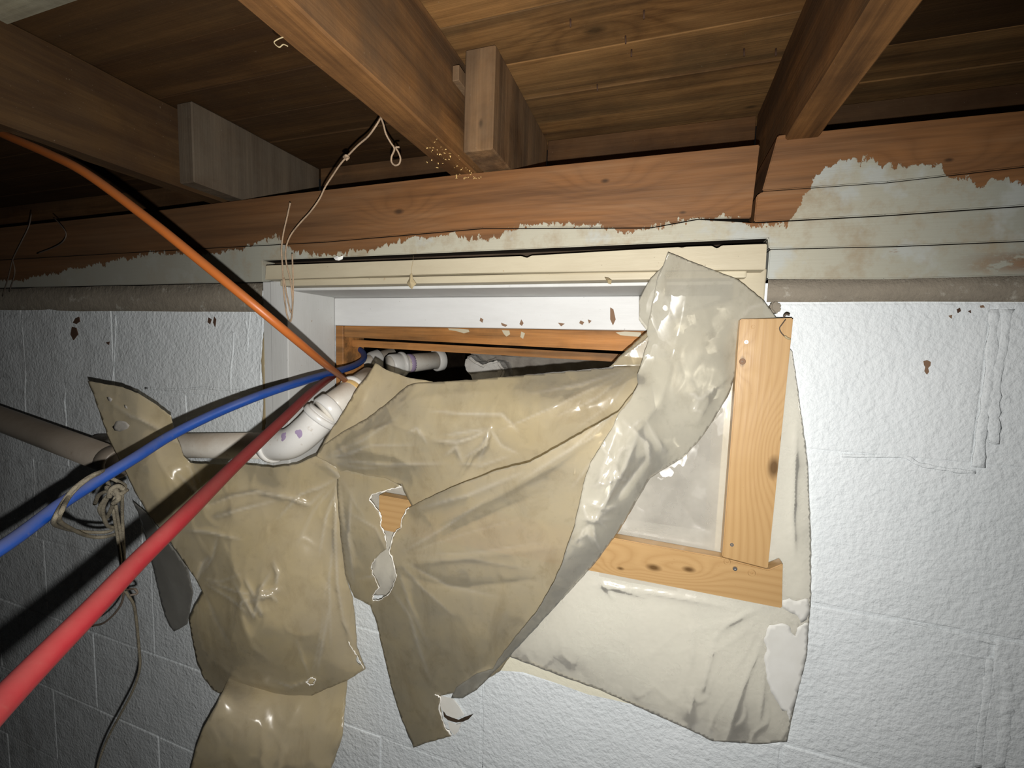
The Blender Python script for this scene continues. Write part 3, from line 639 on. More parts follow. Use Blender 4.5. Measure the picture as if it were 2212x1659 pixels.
# the hollow behind: black soil and broken masonry of a crawl space
cav = [(-1.6, .201, CZ-.62), (1.0, .201, CZ-.62), (1.0, 1.7, CZ-.62), (-1.6, 1.7, CZ-.62), (-1.6, .201, CZ+.2), (1.0, .201, CZ+.2), (1.0, 1.7, CZ+.2), (-1.6, 1.7, CZ+.2)]
link('wall_crawlspace', mesh('wall_crawlspace', cav, [(0, 1, 2, 3), (7, 6, 5, 4), (3, 2, 6, 7), (0, 3, 7, 4), (2, 1, 5, 6)]), M['dirt'], None, kind='structure')
def rock(name, pts, Y, dy, mat, label, seed):
    o = prism(name, [at(x, y, Y) for x, y in pts][::-1], dy, M[mat], None, .006, label=label, cat='rubble')
    me = o.data; bm = bmesh.new(); bm.from_mesh(me); bmesh.ops.triangulate(bm, faces=bm.faces[:]); bmesh.ops.subdivide_edges(bm, edges=bm.edges[:], cuts=2, use_grid_fill=True)
    for v in bm.verts: v.co += Vector(noise.noise_vector(v.co*40+Vector((seed, 0, 0))))*.006
    bm.to_mesh(me); bm.free(); return o
rock('masonry_chunk', [(1003, 770), (1012, 767), (1028, 785), (1045, 790), (1062, 780), (1076, 778), (1088, 800), (1086, 830), (1030, 835), (1010, 812), (1002, 795)], .42, .10, 'plaster', 'broken white masonry chunk lying inside the dark opening', 1)
rock('masonry_rubble', [(975, 752), (1085, 764), (1200, 768), (1335, 772), (1400, 776), (1400, 830), (1200, 838), (1090, 850), (1080, 800), (1072, 775), (1050, 787), (1012, 764)], .50, .16, 'stone', 'long grey masonry ledge at the back of the dark opening', 4)

# ------------------------------------------------------------------ drain pipes
drain = thing('drain_pipe', at(560, 960, -.05), 'white plastic drain pipe with an elbow rising into the window opening', 'pipe')
PR = .0240
hz = [at(215, 962, -.046), at(300, 962, -.046), at(585, 963, -.046)]
tube('straight_pipe', [hz[0], hz[1], (hz[1]+hz[2])/2, hz[2]], PR, M['pvc'], drain, 24)
e0 = hz[2]; e1 = at(628, 957, -.052); e2 = at(668, 927, -.047); e3 = at(700, 892, -.034)
ell = smooth_path([e0-Vector((.004, 0, 0)), e1, e2, e3], 12); tube('elbow', ell, PR+.0035, M['pvc_clean'], drain, 28)
p4 = at(734, 866, -.008); p5 = at(764, 843, .030); p6 = at(800, 818, .085)
tube('sloping_pipe', [e3, p4, p5, p6], PR, M['pvc'], drain, 24)
ring('elbow_lip', (ell[2]+ell[3])/2, ell[5]-ell[0], PR+.0075, PR, .011, M['pvc_clean'], drain)
ring('elbow_lip', ell[-4], ell[-1]-ell[-7], PR+.0072, PR, .012, M['pvc_clean'], drain)
ring('coupling', e3+(p4-e3)*.30, p4-e3, PR+.004, PR, .020, M['pvc_clean'], drain)
ring('glue_band', p4+(p5-p4)*.80, p5-p4, PR+.0006, PR, .012, M['glue'], drain); ring('coupling', p4+(p5-p4)*1.02, p5-p4, PR+.0042, PR, .010, M['pvc_clean'], drain)
def spot(c, nrm, r, mat, parent, name, sq=1.0):
    t = Vector(nrm).normalized(); u = t.orthogonal().normalized(); w = t.cross(u); rg = random.Random(int(r*1e6)); vs = [Vector(c)+t*.0007]
    for i in range(14): a = i/14*2*math.pi; q = r*rg.uniform(.85, 1.1); vs.append(Vector(c)+(u*math.cos(a)+w*math.sin(a)*sq)*q-t*.0004)
    o = link(name, mesh(name, vs, [(0, 1+i, 1+(i+1) % 14) for i in range(14)], True), mat); keep(o, parent); return o
eye = Vector(EYE)
for (x, y), r in (((645, 937), .0075), ((612, 943), .0075)):
    rd = Vector(ray(x, y)); k = .45
    while k < 1.2 and min((q-(eye+rd*k)).length for q in ell) > PR+.0036: k += .0006
    h = eye+rd*k; c = min(ell, key=lambda q: (q-h).length); spot(h, h-c, r, M['primer'], drain, 'primer_smear')
dp = thing('waste_pipe', at(120, 935, -.135), 'grimy waste pipe slanting down from the left edge', 'pipe')
a0, a1 = at(-60, 882, -.125), at(262, 1002, -.140)
tube('pipe_run', [a0+(a0-a1)*1.6, a0, a0.lerp(a1, .3), a0.lerp(a1, .6), a1], PR, M['pvc_dirty'], dp, 24)
ring('pipe_hub', a0.lerp(a1, .97), a1-a0, PR+.004, PR, .03, M['pvc_dirty'], dp)
ip = thing('crawl_space_pipe', at(900, 780, .36), 'short white pipe with couplings and purple primer in the dark opening', 'pipe')
c0, c1 = at(838, 790, .30), at(952, 777, .44); ax = c1-c0
tube('pipe_run', [c0+ax*.0, c0+ax*.5, c1], PR, M['pvc'], ip, 24)
ring('coupling', c0+ax*.14, ax, PR+.0045, PR, .034, M['pvc_clean'], ip); ring('coupling_lip', c0+ax*.25, ax, PR+.008, PR, .010, M['pvc_clean'], ip)
ring('primer_band', c0+ax*.39, ax, PR+.0006, PR, .014, M['primer'], ip); ring('end_hub', c0+ax*.95, ax, PR+.0065, PR, .022, M['pvc_clean'], ip)
bp = thing('back_pipe', at(795, 782, .40), 'second white pipe deep inside the opening behind the blue tube', 'pipe')
tube('pipe_run', [at(760, 800, .36), at(800, 782, .41), at(850, 765, .47)], PR*.9, M['pvc'], bp, 20)
ring('pipe_hub', at(812, 778, .42), at(850, 765, .47)-at(760, 800, .36), PR+.004, PR*.85, .03, M['pvc_clean'], bp)

# ------------------------------------------------------------------ coloured tubes
def hose(name, spec, r, mat, label, tail=()):               # spec: photo x, y and the distance from the camera
    path = smooth_path([atd(x, y, d) for x, y, d in spec]+[Vector(t) for t in tail], 9)
    d0 = (path[0]-path[3]).normalized(); path = [path[0]+d0*.05*k for k in range(8, 0, -1)]+path   # runs on out of the frame
    t = thing(name, path[len(path)//2], label, 'tube', 'coloured supply tubes into the window'); tube('tube_run', path, r, M[mat], t, 14); return t
hose('supply_tube', [(-70, 252, .66), (0, 287, .60), (100, 330, .54), (190, 377, .505), (330, 481, .485), (450, 578, .485), (560, 668, .50), (640, 735, .54), (700, 785, .62), (730, 808, .73), (757, 832, .86)], .0052, 'orange', 'dusty orange tube slanting from upper left into the window opening')
hose('supply_tube', [(-90, 1240, .35), (0, 1185, .38), (60, 1143, .405), (130, 1090, .435), (200, 1045, .465), (290, 990, .50), (370, 940, .54), (470, 891, .58), (570, 851, .62), (650, 825, .67), (715, 806, .75), (765, 790, .86), (786, 774, .93), (780, 757, .97), (755, 748, 1.0), (735, 752, 1.0)], .0062, 'blue', 'blue tube sagging in from the left edge through rope loops')
hose('supply_tube', [(-80, 1605, .155), (0, 1520, .178), (90, 1427, .205), (200, 1315, .24), (300, 1210, .28), (400, 1112, .325), (490, 1022, .40), (560, 955, .47), (620, 898, .54), (670, 850, .62), (705, 822, .72), (728, 806, .84), (742, 800, .95)], .0060, 'red', 'red tube rising from the lower left corner to the window')

# ------------------------------------------------------------------ pine frame screwed over the plastic
PY0, PY1 = -.040, -.021
vm_k = [(at(1672, 1010, PY0), .030, .009), (at(1690, 948, PY0), .022, .003), (at(1604, 781, PY0), .012, .004)]
hm_k = [(at(1412, 1227, PY0), .020, .0062), (at(1488, 1231, PY0), .016, .0052), (at(1340, 1229, PY0), .012, .0034)]
M['pine_v'] = pine_mat('yellow_pine_upright', 2, vm_k, 105); M['pine_h'] = pine_mat('yellow_pine_crosspiece', 0, hm_k, 95)
PY0, PY1 = -.040, -.021
pf = thing('pine_frame', at(1610, 1215, -.03), 'yellow pine batten frame screwed over the plastic at the right of the window', 'frame')
def P35(x, y): return at(x, y, PY0)
prism('upright_board', [P35(1560, 1203), P35(1659, 1229), P35(1714, 687), P35(1599, 689)], PY1-PY0, M['pine_v'], pf, .0012)
zt = P35(1320, 1155).z; zb_ = P35(1690, 1316).z
hl = P35(1690, 1316); hr_t = P35(1692, 1219)
prism('cross_board', [Vector((-.43, PY0+.0012, zb_+.004)), Vector((hl.x, PY0+.0012, zb_)), Vector((hr_t.x, PY0+.0012, hr_t.z)), P35(1660, 1231)+Vector((0, .0012, -.0006)), P35(1559, 1205)+Vector((0, .0012, -.0006)), Vector((-.43, PY0+.0012, zt+.003))], PY1-PY0-.0012, M['pine_h'], pf, .0012)
def screw(x, y, r, mat='steel', hole=False):
    c = at(x, y, PY0-.0006); bm = bmesh.new(); n = 14
    a = [bm.verts.new(c+Vector((math.cos(i/n*2*math.pi)*r, .001, math.sin(i/n*2*math.pi)*r))) for i in range(n)]
    b2 = [bm.verts.new(c+Vector((math.cos(i/n*2*math.pi)*r*.85, -.0002, math.sin(i/n*2*math.pi)*r*.85))) for i in range(n)]
    c2 = [bm.verts.new(c+Vector((math.cos(i/n*2*math.pi)*r*(.4 if i % 2 else .22), -.0002, math.sin(i/n*2*math.pi)*r*(.4 if i % 2 else .22)))) for i in range(n)]
    d2 = [bm.verts.new(v.co+Vector((0, .0009, 0))) for v in c2]
    for A, B in ((a, b2), (b2, c2), (c2, d2)):
        for i in range(n): bm.faces.new((A[i], A[(i+1) % n], B[(i+1) % n], B[i]))
    bm.faces.new(d2); bmesh.ops.recalc_face_normals(bm, faces=bm.faces); bmesh.ops.reverse_faces(bm, faces=bm.faces)
    keep(link('screw', from_bm('screw', bm), M[mat]), pf)
screw(1612, 739, .0028); screw(1604, 781, .0040, 'chip'); screw(1581, 1177, .0026); screw(1588, 1229, .0030); screw(1627, 706, .0024, 'pine_v'); screw(1571, 1214, .0042, 'pine_h'); screw(1624, 1238, .0046, 'pine_h')
db = thing('dead_insect', at(1698, 700, PY0-.003), 'thin dark dead insect clinging to the top of the pine upright', 'insect')
tube('insect_leg', smooth_path([at(1697, 690, PY0-.003), at(1689, 701, PY0-.006), at(1684, 709, PY0-.006), at(1687, 718, PY0-.005), at(1695, 727, PY0-.003)], 5), .0006, M['dark_wire'], db, 6)
tube('insect_body', smooth_path([at(1695, 725, PY0-.003), at(1700, 730, PY0-.004), at(1708, 733, PY0-.003)], 4), [.0007]+[.0013]*7+[.0006], M['leafbit'], db, 8)
tube('insect_head', smooth_path([at(1692, 686, PY0-.003), at(1698, 679, PY0-.004), at(1706, 681, PY0-.002)], 4), [.0006]+[.0012]*7+[.0005], M['dark_wire'], db, 8)

# ------------------------------------------------------------------ plastic sheets
Z0 = None
# A: the sheet still fastened behind the pine battens
A = Sheet([(1600, 640, -.014), (1660, 690, -.012), (1712, 760, -.010), (1722, 830, -.008), (1735, 920, -.006), (1745, 1000, -.005), (1752, 1150, -.006), (1752, 1290, -.006), (1748, 1345, -.006), (1742, 1420, -.006), (1720, 1510, -.006), (1700, 1602, -.006), (1640, 1607, -.006), (1540, 1601, -.006),
           (1480, 1572, -.006), (1400, 1537, -.006), (1300, 1492, -.006), (1200, 1456, -.006), (1100, 1418, -.008), (1000, 1380, -.010), (900, 1320, -.012), (860, 1288, -.012), (790, 1284, -.012), (785, 1150, -.012), (800, 1000, -.006), (1000, 960, .0), (1200, 880, .0), (1450, 690, -.004)],
          [(1400, 1000, -.006), (1480, 1080, -.010), (1540, 1180, -.016), (1300, 1120, -.012), (1100, 1100, -.012), (1600, 1000, -.016), (1650, 1100, -.016), (1400, 1240, -.018), (1600, 1270, -.018), (1200, 1240, -.018), (1000, 1200, -.018), (1400, 1330, -.0165), (1300, 1300, -.0165), (1550, 1340, -.0165), (1250, 1380, -.013), (1480, 1450, -.012), (1600, 1500, -.012), (1680, 1300, -.012), (1725, 1150, -.012), (1715, 1000, -.012)],
          [([(1270, 1262), (1330, 1268), (1420, 1282), (1500, 1296), (1590, 1312)], 13, .006, .6), ([(1650, 1312), (1610, 1326), (1570, 1350), (1545, 1375)], 11, .0030), ([(1665, 1335), (1640, 1400), (1610, 1470), (1590, 1530), (1570, 1600)], 10, .0032),
           ([(1495, 1335), (1496, 1390), (1497, 1440)], 9, .004), ([(1500, 1480), (1492, 1530), (1488, 1560)], 9, .004), ([(1550, 1360), (1530, 1440), (1515, 1500)], 12, .004), ([(1722, 900), (1716, 1000), (1712, 1120), (1716, 1200)], 9, .005), ([(1500, 960), (1450, 1060), (1400, 1130)], 26, .005), ([(1440, 1040), (1500, 1130), (1545, 1150)], 14, -.004), ([(1690, 1320), (1720, 1350), (1722, 1370)], 6, .004)]
          +fan((1660, 1320), [(1520, 1420), (1560, 1480), (1600, 1450), (1480, 1360), (1640, 1560), (1720, 1450)], 6, .0014, 17)+fan((1290, 1250), [(1340, 1275), (1330, 1300), (1400, 1290)], 4, .003, 18),
          wob=.0014, seed=3, step=8)
ta = thing('plastic_sheet', at(1500, 1400, -.01), 'milky clear plastic sheet still pinned behind the pine battens at lower right', 'plastic sheet')
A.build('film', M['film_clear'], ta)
A.build('paint_patch', M['white_flake'], ta, region=[(1662, 1350), (1690, 1346), (1705, 1352), (1708, 1364), (1718, 1374), (1722, 1356), (1738, 1345), (1746, 1345), (1741, 1420), (1722, 1500), (1704, 1560), (1700, 1535), (1690, 1535), (1678, 1515), (1664, 1490), (1657, 1470), (1654, 1440), (1650, 1425), (1656, 1400), (1650, 1385), (1655, 1365)], off=-.0007, step=8)
A.build('paint_patch', M['white_flake'], ta, region=[(1690, 1296), (1705, 1292), (1720, 1298), (1745, 1293), (1750, 1320), (1742, 1338), (1730, 1345), (1722, 1330), (1705, 1322), (1690, 1312)], off=-.0007, step=8)
# C: the crumpled sheet drawn across the window opening
C_ = Sheet([(683, 985, -.075), (700, 960, -.072), (745, 930, -.068), (792, 905, -.062), (840, 868, -.058), (880, 834, -.052), (900, 828, -.05), (932, 826, -.044), (1050, 818, -.030), (1180, 806, -.014), (1300, 796, -.004), (1383, 786, .0), (1412, 790, .0), (1400, 850, -.034), (1350, 908, -.034), (1240, 962, -.034), (1150, 1012, -.035), (1080, 1029, -.036), (1000, 1058, -.046), (960, 1078, -.045), (892, 1100, -.0445), (872, 1060, -.046), (868, 1046, -.046), (832, 1042, -.048), (760, 1034, -.055), (735, 1030, -.058), (715, 1018, -.064), (690, 1002, -.072)],
          [(1000, 880, -.058), (1100, 900, -.060), (900, 920, -.070), (800, 960, -.074), (1000, 960, -.062), (1200, 866, -.060), (1320, 850, -.044), (1000, 1010, -.050), (880, 1000, -.060)],
          [([(705, 985), (760, 950), (800, 930), (850, 915), (900, 935), (960, 955)], 15, .007, .5), ([(935, 951), (985, 955), (1020, 945), (1058, 925)], 11, .012, .5), ([(1058, 926), (1050, 960), (1022, 985), (990, 1036)], 13, .017, .45), ([(930, 888), (1000, 894), (1085, 896), (1110, 920), (1118, 930)], 8, -.006), ([(1120, 930), (1200, 880), (1300, 830)], 18, .005), ([(870, 870), (900, 860), (990, 850), (1080, 845)], 14, .004), ([(730, 985), (790, 975), (850, 985), (900, 1010)], 14, .006), ([(960, 985), (985, 965), (1000, 1000)], 9, .006)]
          +fan((690, 992), [(900, 960), (860, 900), (960, 1000), (820, 1010), (800, 960)], 5, .003, 4)+fan((1385, 790), [(1150, 850), (1200, 900), (1080, 930), (1240, 930)], 5, .0026, 5)+fan((1058, 926), [(1000, 990), (960, 940), (1120, 980), (1030, 1010)], 5, .004, 6, .02)+[([(880, 935), (900, 925), (925, 960)], 5, .003), ([(985, 1000), (1040, 1005), (1100, 985)], 5, .003)],
          wob=.003, wobscale=.014, seed=11, step=8)
tc = thing('plastic_sheet', at(1000, 930, -.05), 'crumpled tan plastic sheet drawn across the window opening', 'plastic sheet')
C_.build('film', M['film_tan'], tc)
C2 = Sheet([(811, 784, -.030), (835, 799, -.032), (880, 815, -.034), (936, 825, -.036), (900, 850, -.040), (820, 915, -.050), (740, 960, -.060), (688, 1000, -.066), (683, 984, -.068), (715, 930, -.062), (745, 885, -.058), (770, 842, -.050), (795, 811, -.040)], [(840, 840, -.036)], [([(800, 830), (770, 890), (720, 950)], 16, .005)], wob=.0012, seed=21, step=8)
C2.build('folded_flap', M['film_tan2'], tc)
C3 = Sheet([(1398, 717, .016), (1378, 735, .012), (1336, 772, -.002), (1318, 792, -.010), (1384, 790, -.008), (1420, 790, -.006), (1425, 715, .016)], [], [], wob=.001, seed=23, step=8)
C3.build('folded_corner', M['film_tan'], tc)
# D: the large torn sheet; its right edge is folded back over the front
Dout = [(728, 1010, -.060), (790, 1026, -.057), (832, 1032, -.055), (868, 1050, -.054), (848, 1056, None), (826, 1062, None), (805, 1068, None), (798, 1080, None), (808, 1092, None), (820, 1108, None), (824, 1120, None), (822, 1135, None), (830, 1150, None), (834, 1170, None), (836, 1185, None), (822, 1195, None), (808, 1210, None), (802, 1225, None), (805, 1240, None), (815, 1255, None), (820, 1268, None), (812, 1275, None), (806, 1285, None), (806, 1298, None), (820, 1297, None), (838, 1285, None), (850, 1265, None), (856, 1245, None), (855, 1230, None), (850, 1215, None), (842, 1200, None), (840, 1190, None), (846, 1170, None), (852, 1152, None), (865, 1140, None), (868, 1120, None), (880, 1098, -.056),
        (905, 1085, -.062), (950, 1064, -.072), (1000, 1043, -.084), (1075, 1015, -.098), (1145, 998, -.108), (1240, 945, -.106), (1335, 890, -.092), (1378, 836, -.072), (1400, 800, -.042), (1415, 880, -.062), (1330, 1000, -.080), (1292, 1100, -.072), (1262, 1180, -.066), (1222, 1270, -.056), (1120, 1392, -.042), (1080, 1450, -.036), (1010, 1492, -.030), (965, 1500, -.028), (950, 1503, -.027), (952, 1530, -.025), (960, 1570, -.022), (975, 1590, -.02), (930, 1602, -.02), (893, 1615, -.018), (870, 1560, -.022), (850, 1500, -.026), (830, 1420, -.034), (815, 1350, -.042), (800, 1308, -.048), (765, 1290, -.052), (745, 1240, -.056), (735, 1150, -.060), (728, 1060, -.061)]
D = Sheet(Dout, [(900, 1200, -.062), (1000, 1150, -.068), (1100, 1100, -.080), (1200, 1050, -.086), (1280, 960, -.096), (1150, 1220, -.064), (1000, 1300, -.054), (1100, 1300, -.056), (950, 1420, -.040), (1000, 1420, -.042), (780, 1150, -.060), (850, 1350, -.046), (930, 1540, -.026)],
          [([(845, 1195), (950, 1130), (1080, 1070), (1200, 1005), (1330, 910)], 13, .006, 1.4), ([(860, 1215), (1000, 1140), (1180, 1060)], 15, -.005), ([(860, 1225), (960, 1210), (1100, 1195), (1230, 1180)], 16, .004), ([(862, 1245), (980, 1270), (1100, 1260), (1180, 1250)], 16, -.004), ([(850, 1280), (885, 1330), (905, 1400), (930, 1470)], 8, .003), ([(760, 1060), (752, 1160), (765, 1260)], 10, .004), ([(905, 1098), (1010, 1070), (1130, 1020)], 12, .005), ([(1065, 1445), (1020, 1465), (985, 1490)], 10, .006, .4)]
          +fan((850, 1205), [(1050, 1080), (1120, 1120), (1180, 1170), (1150, 1230), (1080, 1290), (980, 1330), (930, 1400), (760, 1110), (770, 1250)], 5, .0026, 1)+fan((1370, 850), [(1180, 1000), (1230, 1060), (1120, 1040), (1250, 1130)], 6, .0028, 2)+fan((730, 1020), [(770, 1200), (790, 1120), (760, 1280)], 4, .002, 3),
          wob=.0022, wobscale=.008, seed=31, step=8)
td = thing('plastic_sheet', at(1000, 1250, -.05), 'large torn tan plastic sheet in the middle with a glossy folded right edge', 'plastic sheet')
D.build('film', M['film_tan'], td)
B = Sheet([(1443, 545, -.048), (1480, 560, -.044), (1540, 583, -.038), (1595, 605, -.032), (1650, 650, -.024), (1680, 690, -.0185), (1690, 712, -.018), (1640, 740, -.0185), (1602, 760, -.019), (1597, 782, -.022), (1575, 850, -.032), (1540, 910, -.042), (1515, 945, -.048), (1480, 985, -.054), (1440, 1010, -.060), (1405, 1032, -.074), (1385, 1065, -.080), (1365, 1100, -.085), (1335, 1150, -.090), (1290, 1210, -.092), (1250, 1255, -.089), (1200, 1310, -.078), (1150, 1365, -.064), (1098, 1420, -.050), (1050, 1470, -.042), (1030, 1490, -.039), (1000, 1508, -.036), (975, 1508, -.034), (985, 1485, -.037), (1030, 1455, -.042), (1065, 1445, -.046), (1075, 1425, -.049), (1110, 1380, -.062), (1160, 1320, -.082), (1195, 1260, -.102), (1215, 1215, -.112), (1225, 1180, -.118), (1240, 1140, -.122), (1253, 1080, -.121), (1262, 1040, -.118), (1275, 1000, -.114), (1300, 960, -.109), (1325, 920, -.103), (1335, 895, -.099), (1360, 865, -.088), (1378, 830, -.077), (1376, 810, -.059), (1385, 785, -.056), (1392, 760, -.054), (1400, 738, -.052), (1397, 718, -.052), (1402, 690, -.052), (1410, 650, -.052), (1420, 600, -.052), (1430, 580, -.051)],
          [(1500, 700, -.050), (1480, 850, -.060), (1440, 900, -.066), (1560, 780, -.036), (1360, 1000, -.100), (1310, 1090, -.114), (1275, 1160, -.116), (1420, 960, -.078)],
          [([(1500, 560), (1470, 700), (1430, 860), (1340, 980), (1290, 1120)], 20, .006), ([(1345, 905), (1400, 960), (1405, 1000)], 12, .007, .5), ([(1330, 930), (1300, 1020), (1290, 1060)], 12, .006), ([(1380, 930), (1350, 1010), (1310, 1080), (1280, 1130)], 9, .008), ([(1400, 985), (1350, 1050), (1330, 1080)], 9, -.006), ([(1265, 1085), (1310, 1100), (1340, 1090)], 7, .005), ([(1255, 1120), (1290, 1125), (1320, 1120)], 6, .005), ([(1275, 1050), (1320, 1040), (1350, 1020)], 7, .005), ([(1240, 1170), (1270, 1150), (1285, 1180)], 6, .005), ([(1495, 855), (1515, 862), (1530, 850)], 9, .006), ([(1600, 690), (1620, 665), (1660, 655)], 9, .003), ([(1590, 800), (1540, 840), (1500, 930)], 16, .005), ([(1300, 1200), (1220, 1290), (1120, 1400)], 14, .005), ([(1560, 700), (1520, 780), (1500, 850)], 30, -.002)]
          +fan((1330, 1000), [(1290, 930), (1370, 960), (1280, 1060), (1360, 1040), (1310, 1090)], 5, .0045, 13, .02)+fan((1280, 1130), [(1330, 1090), (1250, 1180), (1300, 1190), (1260, 1090), (1310, 1140)], 4.5, .0045, 14, .02)+fan((1510, 860), [(1540, 850), (1520, 890), (1490, 850)], 5, .004, 15, .05)+fan((1390, 900), [(1400, 1000), (1350, 940), (1440, 980)], 6, .003, 16),
          wob=.0016, wobscale=.010, seed=41, step=8)
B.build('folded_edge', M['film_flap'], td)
B2 = Sheet([(1432, 575, -.040), (1405, 602, -.038), (1388, 634, -.034), (1380, 650, -.032), (1380, 690, -.028), (1391, 706, -.026), (1400, 717, -.024), (1430, 700, -.030), (1440, 620, -.040)], [], [], wob=.001, seed=43, step=8)
B2.build('curled_corner', M['film_flap'], td)
D.edge('torn_edge', [(868, 1051), (848, 1056), (826, 1062), (805, 1068), (798, 1080), (808, 1092), (820, 1108), (824, 1120), (822, 1135), (830, 1150), (834, 1170), (836, 1185)], .0008, M['rim_white'], td, -.0012, 1)
D.edge('torn_edge', [(882, 1096), (868, 1120), (865, 1140), (852, 1152), (846, 1170), (840, 1190), (850, 1215), (856, 1243), (850, 1265), (838, 1285), (820, 1297), (806, 1298), (806, 1285), (820, 1268), (805, 1240), (802, 1225), (810, 1207)], .0007, M['rim_white'], td, -.0012, 2)
D.edge('torn_edge', [(940, 1500), (952, 1506), (948, 1530), (955, 1555), (962, 1572), (975, 1588)], .0010, M['rim_white'], td, -.002, 3)
# E: the dusty sheet hanging at the left over the drain pipes
E_ = Sheet([(190, 823, -.175), (235, 831, -.170), (265, 836, -.165), (300, 850, -.160), (335, 872, -.150), (370, 898, -.140), (376, 930, -.132), (388, 958, -.122), (397, 985, -.112), (412, 1000, -.104), (470, 1003, -.098), (530, 1003, -.092), (590, 1010, -.090), (640, 1003, -.086), (682, 985, -.080), (700, 994, -.078), (728, 1010, -.066), (740, 1040, -.050), (745, 1100, -.050), (745, 1180, -.050), (748, 1250, -.048), (762, 1290, -.046), (768, 1340, -.044), (772, 1400, -.044), (790, 1445, -.044), (750, 1470, -.050), (700, 1490, -.056), (640, 1520, -.064), (600, 1527, -.070), (550, 1522, -.078), (500, 1510, -.088), (460, 1490, -.096), (440, 1465, -.102), (425, 1430, -.110), (415, 1380, -.118), (408, 1340, -.122), (420, 1310, -.122), (438, 1280, -.120), (425, 1255, -.124), (395, 1210, -.130), (360, 1160, -.138), (320, 1110, -.144), (290, 1060, -.150), (262, 1000, -.160), (240, 960, -.164), (218, 900, -.170), (205, 860, -.174)],
          [(550, 1200, -.110), (600, 1350, -.110), (520, 1380, -.124), (660, 1200, -.084), (660, 1400, -.080), (500, 1100, -.112), (420, 1060, -.118), (560, 1050, -.090), (680, 1080, -.066), (330, 1000, -.146), (300, 900, -.160), (725, 1200, -.052), (728, 1100, -.053)],
          [([(440, 1095), (500, 1072), (555, 1062), (625, 1075), (668, 1090), (700, 1060)], 10, .009, .5), ([(462, 1118), (520, 1100), (600, 1080)], 8, .006), ([(400, 1145), (450, 1150), (520, 1165)], 7, .006), ([(380, 1020), (420, 1060), (450, 1100)], 9, .006), ([(412, 1290), (440, 1215), (455, 1200)], 11, -.007), ([(735, 1010), (726, 1060), (724, 1150), (729, 1260), (742, 1340), (764, 1390)], 7, .007, .6), ([(700, 1000), (735, 1030), (760, 1080)], 12, .004), ([(570, 1255), (548, 1330), (500, 1250)], 9, .006), ([(535, 1300), (570, 1290), (605, 1275)], 9, .006), ([(590, 1210), (600, 1240), (596, 1270)], 8, .005), ([(470, 1150), (520, 1260), (520, 1330), (545, 1400), (600, 1440)], 26, .008), ([(450, 1420), (520, 1470), (620, 1490), (700, 1470)], 16, .006), ([(715, 1300), (700, 1370), (685, 1450)], 10, .005), ([(730, 1290), (700, 1250), (690, 1200)], 14, -.004), ([(240, 870), (285, 900), (298, 903), (340, 925), (372, 948)], 7, .005), ([(330, 950), (345, 1000), (400, 1080)], 16, .005)]
          +fan((735, 1030), [(690, 1200), (640, 1180), (600, 1120), (700, 1300), (715, 1400), (660, 1060)], 5, .003, 7)+fan((430, 1250), [(520, 1240), (540, 1330), (500, 1400), (470, 1160), (560, 1290)], 5, .0034, 8)+fan((545, 1290), [(610, 1270), (600, 1300), (585, 1235), (520, 1310), (565, 1330), (530, 1250)], 4.5, .0045, 9, .02)+fan((400, 960), [(330, 940), (440, 1080), (420, 1120)], 5, .003, 10)+fan((672, 1471), [(640, 1380), (700, 1330), (590, 1470)], 4, .002, 12),
          wob=.003, wobscale=.010, seed=51, step=8, holes=[[(668, 1466), (676, 1464), (681, 1470), (676, 1477), (668, 1478), (662, 1473)], [(800, 1068), (840, 1056), (868, 1052)][:0] or [(770, 1412), (776, 1424), (782, 1432), (778, 1436), (770, 1428)]])
te = thing('plastic_sheet', at(560, 1250, -.10), 'dusty tan plastic sheet bulging at left over the drain pipe and behind the red tube', 'plastic sheet')
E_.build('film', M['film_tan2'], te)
for reg in ([(243, 922), (250, 911), (262, 909), (272, 911), (280, 919), (276, 926), (260, 932), (248, 930)], [(231, 858), (236, 857), (243, 862), (240, 868), (234, 865)], [(268, 874), (274, 877), (276, 883), (270, 881)]):
    E_.build('paint_spot', M['spot'], te, region=reg, off=-.0007, step=5)
E_.edge('torn_edge', [(662, 1473), (668, 1466), (676, 1464), (682, 1470), (676, 1478), (667, 1479), (661, 1472)], .0010, M['rim_white'], te, -.0012, 5)
E_.edge('torn_edge', [(752, 1385), (762, 1402), (768, 1412), (776, 1426), (786, 1444)], .0007, M['rim_white'], te, -.0012, 6)
E2 = Sheet([(478, 1500, -.140), (468, 1522, -.150), (440, 1570, -.165), (424, 1612, -.168), (412, 1659, -.165), (402, 1720, -.15), (690, 1720, -.09), (722, 1645, -.078), (740, 1590, -.070), (748, 1500, -.042), (752, 1440, -.030), (620, 1440, -.048), (500, 1450, -.085)], [(580, 1600, -.115), (650, 1560, -.085)], [([(560, 1540), (570, 1620), (560, 1700)], 18, .005), ([(650, 1500), (610, 1600), (600, 1700)], 14, .004)], wob=.003, seed=61, step=10)
E2.build('plastic_sheet', M['film_tan2'], None, label='flat tan lower flap of plastic hanging below the bulging left sheet', cat='plastic sheet')
F = Sheet([(286, 1082, -.085), (300, 1112, -.070), (322, 1190, -.050), (340, 1268, -.035), (356, 1330, -.028), (366, 1352, -.026), (376, 1364, -.026), (392, 1356, -.03), (405, 1348, -.034), (411, 1320, -.040), (418, 1280, -.060), (405, 1225, -.080), (360, 1165, -.090), (322, 1112, -.095)], [], [([(330, 1180), (370, 1260), (390, 1340)], 16, .004)], wob=.002, seed=71, step=8)
F.build('plastic_sheet', M['film_grey'], None, label='shadowed grey scrap of plastic hanging behind the left sheet near the wall', cat='plastic sheet')

